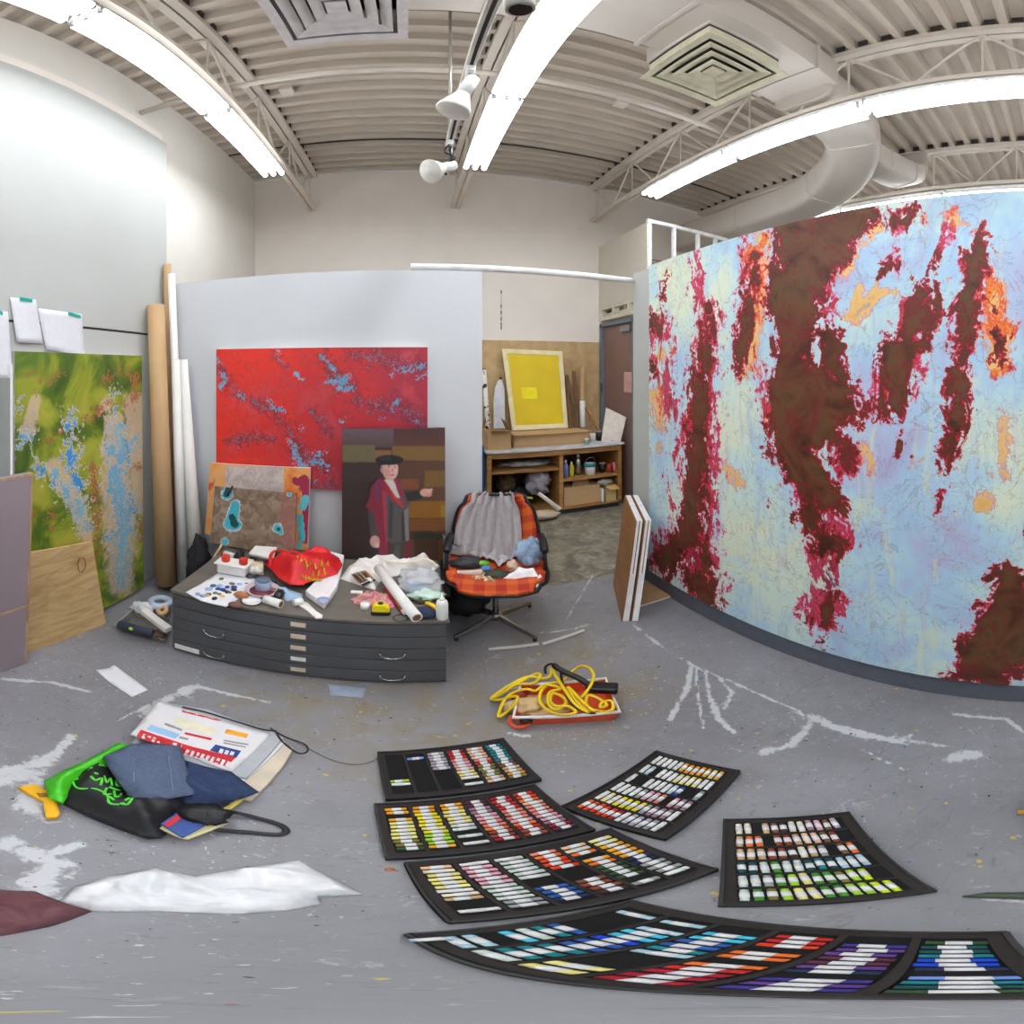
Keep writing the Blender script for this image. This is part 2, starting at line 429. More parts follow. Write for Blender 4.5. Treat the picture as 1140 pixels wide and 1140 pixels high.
# ceiling: corrugated deck, ribs along x
P0 = .152; prof = []
y = YR
while y < YB:
    for dy, dz in ((0, 0), (.045, 0), (.062, .06), (.135, .06)): prof.append((y+dy, ZC+dz))
    y += P0
prof = [(min(a, YB+.05), b) for a, b in prof]
vs = [(XL-.05, a, b) for a, b in prof]+[(XR+.05, a, b) for a, b in prof]; n_ = len(prof)
struct('ceiling', MB().add(vs, [(i, i+1, n_+i+1, n_+i) for i in range(n_-1)]), M_deck)
struct('roof_slab', MB().box((XL-.12, YR-.12, ZC+.12), (XR+.12, YB+.12, ZC+.2)), M_dark)

# open-web joists
JX = [-1.09, .56, 2.29, 4.06, 5.75]
for i, x in enumerate(JX):
    g = MB()
    for s in (-1, 1):
        g.box((x+s*.035-.028, YR, ZC-.05), (x+s*.035+.028, YB, ZC-.001))
        g.box((x+s*.03-.022, YR, 3.53), (x+s*.03+.022, YB, 3.565))
    yy = YR+.1; k = 0
    while yy < YB-.3:
        a, b = (3.56, ZC-.04) if k % 2 == 0 else (ZC-.04, 3.56)
        g.tube([(x, yy, a), (x, yy+.42, b)], .011, 6, caps=False)
        if k % 2 == 0: g.tube([(x, yy+.42, 3.56), (x, yy+.42, ZC-.04)], .008, 6, caps=False)
        yy += .42; k += 1
    yy = YR+.0985
    while yy < YB:
        for s in (-1, 1): g.box((x+s*.068-.004, yy-.030, ZC+.001), (x+s*.068+.004, yy+.030, ZC+.054), 1)
        yy += P0
    struct('ceiling_joist' + ('' if i == 0 else '.%03d' % i), g, [M_joist, M_dark])
# small blocks that fill the ribs over the joists
# fluorescent fixtures hung under the joists
M_tube = mat('lit_tube', (246, 250, 255), .4, var=0, emit=TUBE_POWER)
M_fix = mat('white_enamel', (240, 240, 238), .35)
M_sock = mat('grey_socket', (120, 120, 118), .5)
def fixture():
    r = bpy.data.objects.new('fluorescent_fixture', None); C.objects.link(r); Lh = .57
    MB().box((-.05, -Lh, .05), (.05, Lh, .09)).build('channel', M_fix, r, .004)
    g = MB(); g.add([(-.088, -Lh, .018), (-.06, -Lh, .05), (.06, -Lh, .05), (.088, -Lh, .018), (-.088, Lh, .018), (-.06, Lh, .05), (.06, Lh, .05), (.088, Lh, .018)],
          [(0,1,5,4), (1,2,6,5), (2,3,7,6)]); o = g.build('reflector', M_fix, r); s = o.modifiers.new('t', 'SOLIDIFY'); s.thickness = .002
    for dx in (-.076, 0, .076):
        t = MB().tube([(dx, -Lh+.02, .005), (dx, Lh-.02, .005)], .022, 8).build('tube', M_tube, r)
        for e in (-1, 1): MB().box((dx-.012, e*(Lh-.012)-.008, -.01), (dx+.012, e*(Lh-.012)+.008, .03)).build('socket', M_sock, t)
    for e in (-1, 1): MB().tube([(0, e*.4, .09), (0, e*.4, .115)], .004, 6).build('hanger', M_sock, r)
    return r
def copy_tree(o, parent=None):
    c = o.copy(); C.objects.link(c); c.parent = parent
    for ch in list(o.children): copy_tree(ch, c)
    return c
F0 = None
ords = ['first', 'second', 'third', 'fourth', 'fifth', 'sixth']
rows = [(-1.13, 'left row, above the taped papers'), (.575, 'middle row, beside the track lights'), (2.28, 'right row, above the big painting'), (4.06, 'far right row, past the ducts')]
for i, (x, nm) in enumerate(rows):
    for k in range(5):
        yy = 2.89 - k*1.16
        if F0 is None: f = F0 = fixture()
        else: f = copy_tree(F0)
        f.location = (x, yy, 3.415)
        tag(f, 'lit white fluorescent fixture, %s from back wall in %s' % (ords[k], nm), 'ceiling light', 'fluorescent fixtures under the joists')
# deck closure notches seen dark above the middle joist, pipes and conduits
one('sprinkler_pipe', MB().tube([(XL+.01, 2.43, 3.72), (2.9, 2.43, 3.72)], .022, 10), M_joist, 'painted horizontal pipe crossing under the ceiling from the left wall', 'pipe')
one('electrical_conduit', MB().tube([(XL+.01, 3.96, ZC-.012), (4.0, 3.96, ZC-.012)], .009, 8), M_dark, 'thin dark conduit along the ceiling deck near the back wall', 'conduit')
for i, (x, yv, lb) in enumerate([(-.87, 2.96, 'small painted junction box on the deck above the red painting'), (1.62, 2.86, 'small painted junction box on the deck above the back room')]):
    one('junction_box', MB().box((x-.05, yv-.05, ZC-.04), (x+.05, yv+.05, ZC+.01)), M_joist, lb, 'junction box', bevel=.006)

# square ceiling diffusers with nested cones
def diffuser(cx, cy, z, s, label, m):
    t = thing('air_diffuser', label, 'air vent', (cx, cy, z), 'square air diffusers')
    h = s/2
    def ring(h0, h1, z0, z1):
        g = MB(); a = [(-h0,-h0),(h0,-h0),(h0,h0),(-h0,h0)]; b = [(-h1,-h1),(h1,-h1),(h1,h1),(-h1,h1)]
        g.add([(cx+p, cy+q, z+z0) for p, q in a]+[(cx+p, cy+q, z+z1) for p, q in b], [(i, (i+1) % 4, 4+(i+1) % 4, 4+i) for i in range(4)])
        return g
    MB().box((cx-h*.86, cy-h*.86, z+.121), (cx+h*.86, cy+h*.86, z+.14)).build('back_plate', M_dark, t)
    fr = ring(h, h*.84, 0, .008); 
    o = fr.build('frame', m, t); s_ = o.modifiers.new('t', 'SOLIDIFY'); s_.thickness = .004
    g = MB(); k8 = h*.86; a = [(-k8,-k8),(k8,-k8),(k8,k8),(-k8,k8)]; g.add([(cx+p, cy+q, z+.006) for p, q in a]+[(cx+p, cy+q, z+.12) for p, q in a], [(i, (i+1) % 4, 4+(i+1) % 4, 4+i) for i in range(4)])
    g.build('collar', m, t)
    for k, hh in enumerate((.77, .56, .35)):
        o = ring(h*hh, h*(hh-.165), 0.004, .022).build('cone', m, t); s_ = o.modifiers.new('t', 'SOLIDIFY'); s_.thickness = .004
    MB().box((cx-h*.15, cy-h*.15, z+.006), (cx+h*.15, cy+h*.15, z+.02)).build('core', m, t)
    return t
diffuser(-.29, 1.72, 3.64, .60, 'square pale diffuser between the left and middle light rows', mat('diffuser_white', (206, 200, 200), .45))
diffuser(1.57, 1.73, 3.60, .60, 'square cream diffuser nearer the big painting', mat('diffuser_cream', (218, 212, 186), .45))
# ducts
g = MB().box((-.62, 1.36, 3.76), (2.30, 1.86, 4.0)); g.box((1.30, 1.46, 3.74), (1.84, 2.0, 3.9)); g.box((-.56, 1.45, 3.76), (-.02, 2.0, 3.9))
t = thing('supply_duct', 'long rectangular duct over both square diffusers', 'duct', (.8, 1.6, 3.74))
g.build('duct_body', M_duct, t, .004)
for x in (.35, 1.15, 2.05): MB().box((x-.012, 1.345, 3.748), (x+.012, 1.875, 4.01)).build('seam_flange', M_duct, t)
def duct_run(pts, w_, h_, name, label):
    P = smooth_path(pts, 6); t = thing(name, label, 'duct', P[0]); g = MB(); vs = []; n = len(P)
    for i, p in enumerate(P):
        d = (P[min(i+1, n-1)]-P[max(0, i-1)]); d.z = 0; d.normalize(); s = Vector((-d.y, d.x, 0))
        for k in range(16):
            a = 2*PI*k/16; ca, sa = math.cos(a), math.sin(a)
            q = (abs(ca)**.45)*(1 if ca > 0 else -1); r_ = (abs(sa)**.45)*(1 if sa > 0 else -1)
            vs.append(p+s*q*w_/2+Vector((0, 0, 1))*r_*h_/2)
    g.add(vs, [(i*16+k, i*16+(k+1) % 16, (i+1)*16+(k+1) % 16, (i+1)*16+k) for i in range(n-1) for k in range(16)], 0, True)
    g.add([], []); g.f += [tuple(range(15, -1, -1)), tuple((n-1)*16+k for k in range(16))]; g.m += [0, 0]; g.sm += [False, False]
    g.build('duct_body', M_duct, t)
    for j in (n//4, n//2, 3*n//4):
        d = (P[j+1]-P[j]).normalized()*.01; c0 = P[j]; ring_ = [c0+(v-c0)*1.035 for v in vs[j*16:(j+1)*16]]
        MB().add([v-d for v in ring_]+[v+d for v in ring_], [(k, (k+1) % 16, 16+(k+1) % 16, 16+k) for k in range(16)]+[tuple(range(15, -1, -1)), tuple(range(16, 32))]).build('seam_flange', M_duct, t)
    return t
duct_run([(2.25, 1.62, 3.82), (2.7, 1.62, 3.80), (3.05, 1.66, 3.70), (3.35, 1.95, 3.55), (3.6, 2.5, 3.5), (3.7, 3.2, 3.5), (3.72, 4.0, 3.5), (3.72, YB-.02, 3.5)], .46, .36, 'trunk_duct', 'thick painted duct curving down towards the back wall')
duct_run([(3.2, 1.72, 3.72), (3.45, 1.60, 3.62), (3.75, 1.50, 3.62), (3.9, 1.48, 3.70), (3.98, 1.48, 3.88)], .34, .26, 'duct_elbow', 'short duct elbow branching right above the big painting')

# loft, its railing and the doorway below
struct('wall_loft', MB().box((2.37, 3.64, 2.36), (2.43, YB-.002, 3.19)), mat('loft_paint', (216, 210, 196), .8, var=.02))
g = MB().box((2.37, 3.64, 2.20), (2.44, YB-.002, 2.25)); g.box((2.37, 3.64, 2.335), (2.44, YB-.002, 2.358))
for yv in (3.66, 4.02, 4.38, 4.70): g.box((2.37, yv-.03, 2.25), (2.44, yv+.03, 2.336))
g.box((2.44, 3.64, 2.2), (5.2, YB-.002, 2.3), 0)
struct('floor_loft', g, mat('loft_beam_paint', (222, 214, 196), .7))
t = thing('loft_railing', 'white square-tube railing along the edge of the loft', 'railing', (2.4, 3.66, 2.36))
MB().box((2.37, 3.62, 3.185), (3.62, 3.66, 3.225)).build('top_rail', M_fix, t)
for x in (2.40, 2.72, 3.06, 3.33, 3.60): MB().box((x-.018, 3.62, 2.30), (x+.018, 3.66, 3.185)).build('post', M_fix, t)
one('loft_shelf_rack', MB().box((2.5, 4.35, 2.62), (4.6, 4.70, 2.66)).box((2.5, 4.35, 2.95), (4.6, 4.70, 2.99)).box((2.5, 4.66, 2.3), (4.6, 4.70, 3.1), 1).box((2.5, 4.35, 2.3), (2.54, 4.7, 3.1)).box((4.56, 4.35, 2.3), (4.6, 4.7, 3.1)), [mat('rack_wood', (196, 176, 150)), M_dark],
    'open wooden rack standing on the loft behind the railing', 'rack')
struct('wall_hall', MB().box((2.372, 3.0, 0), (2.44, 3.90, 2.198)).box((2.372, 4.70, 0), (2.44, YB-.002, 2.198)), M_wall)
t = struct('door_1', MB().box((2.40, 3.93, .01), (2.44, 4.68, 2.12)), mat('brown_mauve_door', (142, 112, 104), .5, var=.03), .003)
struct('door_frame', MB().box((2.36, 4.665, 0), (2.45, 4.72, 2.16)).box((2.36, 3.88, 0), (2.45, 3.93, 2.16)).box((2.36, 3.88, 2.12), (2.45, 4.72, 2.16)), mat('blue_grey_frame', (118, 128, 142), .5), parent=t)
MB().box((2.352, 4.66, 1.30), (2.37, 4.675, 1.42)).box((2.352, 4.66, .3), (2.37, 4.675, .42)).build('door_hinge', mat('steel_hinge', (90, 92, 96), .35, .8), t)
MB().box((2.36, 3.98, 2.02), (2.40, 4.2, 2.09)).build('door_closer', mat('grey_closer', (150, 150, 150), .35, .7), t)
one('pink_notice', MB().box((2.394, 3.98, 1.33), (2.399, 4.16, 1.56)), mat('pink_paper', (214, 170, 168), .8), 'pale pink paper stuck on the brown door', 'paper')
# ================================================================= PAINTINGS
M_canvas = mat('raw_canvas_edge', (232, 228, 218), .8)
# ---- the big painting on the right wall
def big_fn(px, py):
    dark = sdf(px, py, [
     [(945,238,30),(925,262,30),(900,290,27),(890,330,27),(885,365,24),(880,400,20),(888,435,30),(895,470,36),(885,500,26),(905,535,20),(930,565,12)],
     [(890,255,24),(880,300,22),(872,345,20)], [(895,440,34),(925,448,26),(950,455,10)], [(925,380,14),(945,440,8),(960,465,6)],
     [(885,505,16),(900,560,10),(905,580,8)], [(900,578,12)], [(925,604,17)], [(942,520,9),(945,500,6)],
     [(790,345,7),(785,400,9),(778,440,10),(776,490,12),(774,540,14),(770,590,16),(775,640,20),(785,664,15)], [(745,625,14),(758,600,12),(748,640,10)],
     [(728,352,9),(730,372,6)], [(842,285,6),(834,330,8),(828,370,7),(824,412,6)], [(990,292,9),(984,302,6)], [(1000,240,9),(1020,238,7),(992,248,6)],
     [(1024,322,7),(1018,355,13),(1000,395,19),(1000,430,17),(990,462,11)], [(1030,350,10),(1028,395,6)], [(1004,482,6),(1000,502,4)],
     [(1093,262,6),(1088,285,12),(1080,325,13),(1075,375,12),(1068,425,12),(1064,470,10),(1059,505,8),(1056,525,4)],
     [(1120,655,22),(1128,700,40),(1100,735,32),(1065,752,12)], [(1085,720,16)], [(913,688,11),(925,665,5)], [(917,715,5)],
     [(1106,345,4),(1113,395,5)], [(1045,285,3),(1040,345,3)]], 40, 1.12)
    dark = np.maximum(dark, sdf(px, py, [[(1050,545,4),(1043,572,3)], [(735,330,4),(742,302,3)],[(862,560,4)],[(805,470,3)],[(850,500,5)],[(730,400,6),(722,425,5)],[(1140,590,4)],[(735,330,3)]], 40, .8)-.04)
    hole_ = sdf(px, py, [[(770,618,7),(774,628,6)], [(756,655,4),(764,662,4)], [(913,690,4)], [(1003,245,2),(1010,238,2)], [(940,520,2)]], 30, 1.0)
    dark = np.minimum(dark, 1.0-hole_)
    halo = sdf(px, py, [
     [(790,340,14),(785,400,22),(778,450,24),(776,520,28),(772,590,30),(780,650,30)], [(740,610,20),(735,640,16)], [(730,360,18),(738,420,16),(755,470,12)],
     [(842,270,16),(836,330,18),(828,400,14)], [(775,282,8),(782,325,7),(792,350,8)], [(885,500,26),(905,560,24),(930,600,26),(915,680,28)],
     [(942,520,20)], [(990,292,16)], [(1005,242,22)], [(1020,350,26),(1000,430,28)], [(1106,320,18),(1110,370,20),(1112,410,10)], [(1085,300,22),(1068,430,18)],
     [(1130,690,52),(1070,748,22)], [(1052,545,10),(1045,570,8)], [(960,240,8),(925,290,10),(918,350,10)],[(1055,235,8),(1048,300,8),(1038,370,6)], [(880,440,44)]], 40, 1.0)
    # third channel: orange / ochre warmth
    warm = sdf(px, py, [[(850,268,12),(845,320,14),(838,380,12),(828,415,10)], [(1112,320,16),(1108,360,20),(1113,405,12)], [(1055,240,8),(1075,250,6)], [(1092,262,10)],
     [(975,255,12),(952,278,10),(940,300,9)], [(958,320,8),(952,350,9),(975,325,10),(995,325,7)], [(1110,520,8),(1118,530,6)], [(1095,565,10)], [(1120,470,9),(1113,510,8)],
     [(812,520,10),(825,535,6)], [(1025,660,5)], [(968,515,8),(962,500,6)], [(1020,520,3)], [(725,440,10),(735,470,8)], [(1055,310,6)], [(735,395,10)],
     [(960,235,6)], [(860,470,6)], [(735,500,4)], [(1025,240,8)]], 40, .9)
    cream = strokes(px, py, [[(820,600,50),(860,660,50)], [(760,330,40),(740,300,30)], [(820,480,30)], [(1125,480,30)], [(1120,560,20)]])
    lil = strokes(px, py, [[(960,440,30),(1000,540,50)], [(930,300,20)], [(1060,600,40)]])
    tint = .5-.45*cream+.35*lil
    return np.stack([dark, halo, warm, tint], -1)
def big_mat():
    n = NT('abstract_paint_blue_red', .5); a = n.attr()
    lo = n.noise(2.2, 4, 1.0, off=2); mid = n.noise(8, 9, 1.0, off=7, stretch=(1, 1.2, .7), rough=.65); hi = n.noise(26, 9, 1.2, off=1, rough=.65)
    nz = n.math('ADD', n.math('MULTIPLY', n.math('SUBTRACT', mid, .5), 1.5), n.math('MULTIPLY', n.math('SUBTRACT', hi, .5), 1.0))
    tint = n.math('ADD', a[3], n.math('ADD', n.math('MULTIPLY', n.math('SUBTRACT', lo, .5), 1.5), n.math('MULTIPLY', nz, .10)))
    bg = n.ramp(tint, [(.10, (220, 230, 206)), (.28, (206, 228, 220)), (.45, (188, 220, 230)), (.62, (172, 206, 232)), (.78, (182, 190, 222)), (.95, (172, 168, 206))])
    strk = n.noise(5, 8, .8, stretch=(1, 3.0, .5), off=13, rough=.65)
    bg = n.mix(n.math('MULTIPLY', n.step(strk, .50, .74), .6), bg, (178, 176, 212))
    bg = n.mix(n.math('MULTIPLY', n.step(n.noise(4, 8, .8, stretch=(1, 2.4, .6), off=17, rough=.65), .54, .68), .6), bg, (226, 226, 190))
    bg = n.mix(n.math('MULTIPLY', n.step(n.noise(3.5, 8, 1, stretch=(1, 2, .6), off=57, rough=.65), .50, .72), .7), bg, (160, 194, 226))
    line = n.math('ABSOLUTE', n.math('SUBTRACT', n.noise(4.5, 7, 1.8, off=23), .5))
    bg = n.mix(n.math('MULTIPLY', n.math('SUBTRACT', 1.0, n.step(line, .0, .012)), .5), bg, (140, 128, 160))
    area = n.step(n.noise(2.2, 3, off=33), .5, .6); sq = n.math('ABSOLUTE', n.math('SUBTRACT', n.noise(9, 7, 2.2, off=29), .52))
    bg = n.mix(n.math('MULTIPLY', n.math('MULTIPLY', n.math('SUBTRACT', 1.0, n.step(sq, .0, .012)), area), .8), bg, (160, 140, 80))
    wv = n.math('ADD', a[2], n.math('MULTIPLY', nz, 1.0))
    bg = n.mix(n.step(wv, .47, .50), bg, n.ramp(wv, [(.48, (186, 140, 190)), (.54, (224, 160, 140)), (.60, (230, 196, 130)), (.85, (236, 176, 92)), (.95, (110, 150, 210))]))
    hv = n.math('ADD', n.math('SUBTRACT', a[1], .10), n.math('MULTIPLY', nz, 1.25))
    hc = n.ramp(hv, [(.44, (206, 186, 220)), (.50, (216, 130, 170)), (.56, (206, 56, 96)), (.66, (180, 34, 62)), (.78, (206, 80, 110)), (.92, (150, 30, 60))])
    hw = n.ramp(hv, [(.44, (226, 186, 180)), (.50, (236, 130, 90)), (.58, (226, 70, 30)), (.72, (244, 150, 60)), (.88, (196, 40, 20))])
    hc = n.mix(n.step(n.math('ADD', a[2], n.math('MULTIPLY', n.math('SUBTRACT', lo, .5), 1.5)), .3, .6), hc, hw)
    bg0 = bg
    hole = n.step(n.noise(7, 7, .8, off=71, stretch=(1, 1.6, .8)), .52, .54)
    hm = n.math('SUBTRACT', 1.0, n.math('MULTIPLY', hole, n.math('SUBTRACT', 1.0, n.step(hv, .85, 1.1))))
    bg = n.mix(n.math('MULTIPLY', n.step(hv, .43, .50), hm), bg0, hc)
    dv = n.math('ADD', a[0], n.math('MULTIPLY', nz, 1.15))
    inner = n.ramp(n.noise(5, 8, 1.0, off=40), [(.34, (62, 26, 12)), (.44, (92, 48, 26)), (.52, (106, 60, 34)), (.58, (98, 68, 38)), (.68, (74, 34, 20))])
    inner = n.mix(n.math('MULTIPLY', n.step(n.noise(7, 8, 1, off=44), .56, .62), .7), inner, (112, 26, 32))
    dc = n.ramp(dv, [(.47, (224, 96, 110)), (.51, (200, 36, 54)), (.58, (142, 22, 40)), (.66, (98, 26, 20)), (.78, (92, 48, 26))])
    dc = n.mix(n.step(dv, .62, .80), dc, inner)
    col = n.mix(n.step(dv, .47, .50), bg, dc)
    return n.done(col, hi, .05)
PX_ = 1.50
tl = at(722.5, 295, X=PX_); yl = tl.y; ztop = 2.285; zbot = 1.6-.957*PX_
big = canvas('large_abstract_painting', [(PX_, yl, ztop), (PX_, -1.15, ztop), (PX_, -1.15, zbot), (PX_, yl, zbot)], 560, 340, big_fn, [big_mat(), M_canvas], thick=.045)
tag(big, 'huge abstract painting, brown and crimson stains on pale blue, on the right wall', 'painting')

# ---- red painting on the partition
def red_fn(px, py):
    blue = sdf(px, py, [[(360,398,3),(372,412,2)], [(365,425,5),(384,424,8),(388,418,4),(376,434,4),(392,432,4)], [(330,416,4),(334,420,3)], [(298,446,4),(303,452,3),(315,458,5)],
      [(322,490,3),(327,496,3),(335,520,4),(345,515,4),(358,514,4),(366,520,4)], [(328,522,3),(328,512,4)], [(350,505,3),(360,506,3)], [(440,410,3),(470,408,4),(450,414,3)], [(468,420,4),(474,416,3)],
      [(436,455,4),(442,445,3)], [(425,466,2)], [(438,418,3)], [(380,470,3)], [(463,468,2)], [(247,415,3),(252,424,3),(246,430,3)], [(267,440,3),(272,444,3)], [(310,392,3)], [(336,478,3)],[(243,403,3)], [(352,535,3)]], 16, .42)
    dk = strokes(px, py, [[(245,410,6),(256,430,9),(275,445,6),(300,455,8),(320,475,9),(335,505,10),(360,520,12)], [(255,490,6),(270,488,8),(290,486,7),(303,488,6)], [(268,486,7),(266,498,4)], [(360,395,8),(372,420,12),(392,430,10)],
      [(390,395,10),(430,400,14),(470,410,12)], [(400,450,12),(440,450,14),(470,470,10)], [(365,480,8),(345,455,6)], [(340,540,12),(375,540,10)], [(305,395,6),(320,410,5)]])
    right = np.clip((px-270)/170+(py-460)/400, 0, 1)
    return np.stack([blue, dk, right], -1)
def red_mat():
    n = NT('abstract_paint_red', .5); a = n.attr(); mid = n.noise(16, 9, 1.6); big_ = n.noise(4.5, 5, .5, off=4); hi = n.noise(40, 8, 1.5, off=8)
    c = n.mix(n.math('ADD', a[2], n.math('MULTIPLY', n.math('SUBTRACT', big_, .5), 1.4), clamp=True), (232, 52, 38), (170, 44, 66))
    c = n.mix(n.math('MULTIPLY', n.step(big_, .5, .7), .55), c, (222, 80, 84))
    v = n.math('ABSOLUTE', n.math('SUBTRACT', n.noise(13, 8, 1.2, off=15), .5))
    c = n.mix(n.math('MULTIPLY', n.math('SUBTRACT', 1., n.step(v, 0, .014)), .6), c, (110, 66, 80))
    dv = n.math('ADD', a[1], n.math('ADD', n.math('MULTIPLY', n.math('SUBTRACT', mid, .5), 2.2), n.math('MULTIPLY', n.math('SUBTRACT', hi, .5), 1.6)))
    c = n.mix(n.math('MULTIPLY', n.step(dv, .45, .95), .6), c, (112, 44, 60))
    bv = n.math('ADD', a[0], n.math('MULTIPLY', n.math('SUBTRACT', hi, .5), 2.0))
    c = n.mix(n.step(bv, .48, .56), c, n.ramp(hi, [(.35, (60, 110, 150)), (.55, (90, 176, 214))]))
    bs = n.math('ADD', n.math('MULTIPLY', a[1], .25), hi); c = n.mix(n.math('MULTIPLY', n.step(bs, .76, .82), .6), c, (110, 130, 156))
    return n.done(c, hi, .05)
q = [at(240.7, 388, Y=2.54), at(476, 387, Y=2.54), at(476, 547.5, Y=2.54), at(240.7, 547.5, Y=2.54)]
q[3].x = q[0].x; q[2].x = q[1].x; q[3].z = q[2].z = .826; q[0].z = q[1].z = 1.73
tag(canvas('red_abstract_painting', q, 240, 160, red_fn, [red_mat(), M_canvas], thick=.035), 'red abstract painting with blue veins hung on the grey partition', 'painting')

# ---- green painting leaning on the left wall
def green_fn(px, py):
    blue = sdf(px, py, [[(78,460,2),(79,510,5),(86,540,7),(90,570,8),(94,590,3)], [(62,528,4),(72,545,4),(84,565,3)], [(22,455,5)], [(46,525,6)], [(30,480,3),(22,500,3)],
       [(130,478,7),(138,500,9),(128,530,9),(135,560,9),(138,590,8),(135,620,7),(134,645,5)], [(148,492,7),(125,500,6)], [(150,560,5),(122,600,5)], [(130,437,3)], [(128,460,2)]], 30, 1.0)
    pink = strokes(px, py, [[(128,470,10),(130,540,16),(134,600,16),(134,650,12)], [(150,450,12),(158,520,14),(160,560,12)], [(60,520,9),(85,560,9),(98,600,5)], [(40,445,6),(30,480,7)], [(118,450,6)]])
    brn = sdf(px, py, [[(30,415,2),(45,425,3),(38,435,2)], [(58,425,3),(65,415,2)], [(55,488,4),(75,478,4),(50,495,3)], [(118,425,3),(135,412,3),(148,420,3),(150,440,3),(135,455,2),(122,448,3)],
       [(100,465,4),(112,455,3)], [(30,560,5),(38,575,4),(28,580,4)], [(60,570,4),(58,585,3)], [(105,520,5),(104,560,7),(108,600,5)], [(150,500,3),(140,515,3),(155,520,3)], [(118,600,4),(98,625,3)],
       [(155,590,4),(162,580,3),(158,600,4)], [(85,612,5)], [(25,470,4)]], 30, .7)
    return np.stack([blue, pink, brn], -1)
def green_mat():
    n = NT('abstract_paint_green', .5); a = n.attr(); mid = n.noise(14, 8, 1.3); lo = n.noise(3.6, 4, .6, off=3); hi = n.noise(38, 8, 1.2, off=5)
    c = n.ramp(lo, [(.32, (58, 88, 22)), (.45, (88, 116, 28)), (.54, (140, 152, 40)), (.66, (168, 164, 60))])
    nz = n.math('SUBTRACT', mid, .5); hz = n.math('SUBTRACT', hi, .5)
    c = n.mix(n.math('MULTIPLY', n.step(n.math('ADD', a[1], n.math('MULTIPLY', nz, .9)), .25, .6), .7), c, (206, 178, 156))
    c = n.mix(n.step(n.math('ADD', a[2], n.math('ADD', n.math('MULTIPLY', hz, 1.6), n.math('MULTIPLY', nz, 1.6))), .50, .58), c, (160, 100, 62))
    bv = n.math('ADD', a[0], n.math('ADD', n.math('MULTIPLY', hz, 1.6), n.math('MULTIPLY', nz, 1.8)))
    c = n.mix(n.step(bv, .40, .46), c, (208, 182, 160))
    c = n.mix(n.step(bv, .50, .56), c, n.ramp(n.noise(3, 3, off=9), [(.42, (136, 178, 186)), (.56, (112, 168, 194))]))
    c = n.mix(n.math('MULTIPLY', n.step(bv, .60, .66), n.math('SUBTRACT', 1.0, n.step(a[1], .3, .8))), c, (60, 140, 205))
    return n.done(c, hi, .05)
q = [(-1.66, at(16, 392, X=-1.66).y, 1.685), (-1.66, 2.262, 1.685), (-1.60, 2.20, .03), (-1.60, at(18, 560, X=-1.60).y, .03)]
tag(canvas('green_abstract_painting', q, 220, 300, green_fn, [green_mat(), mat('white_stretcher', (225, 224, 220))], thick=.02), 'green and yellow abstract painting with turquoise streaks leaning on the left wall', 'painting')

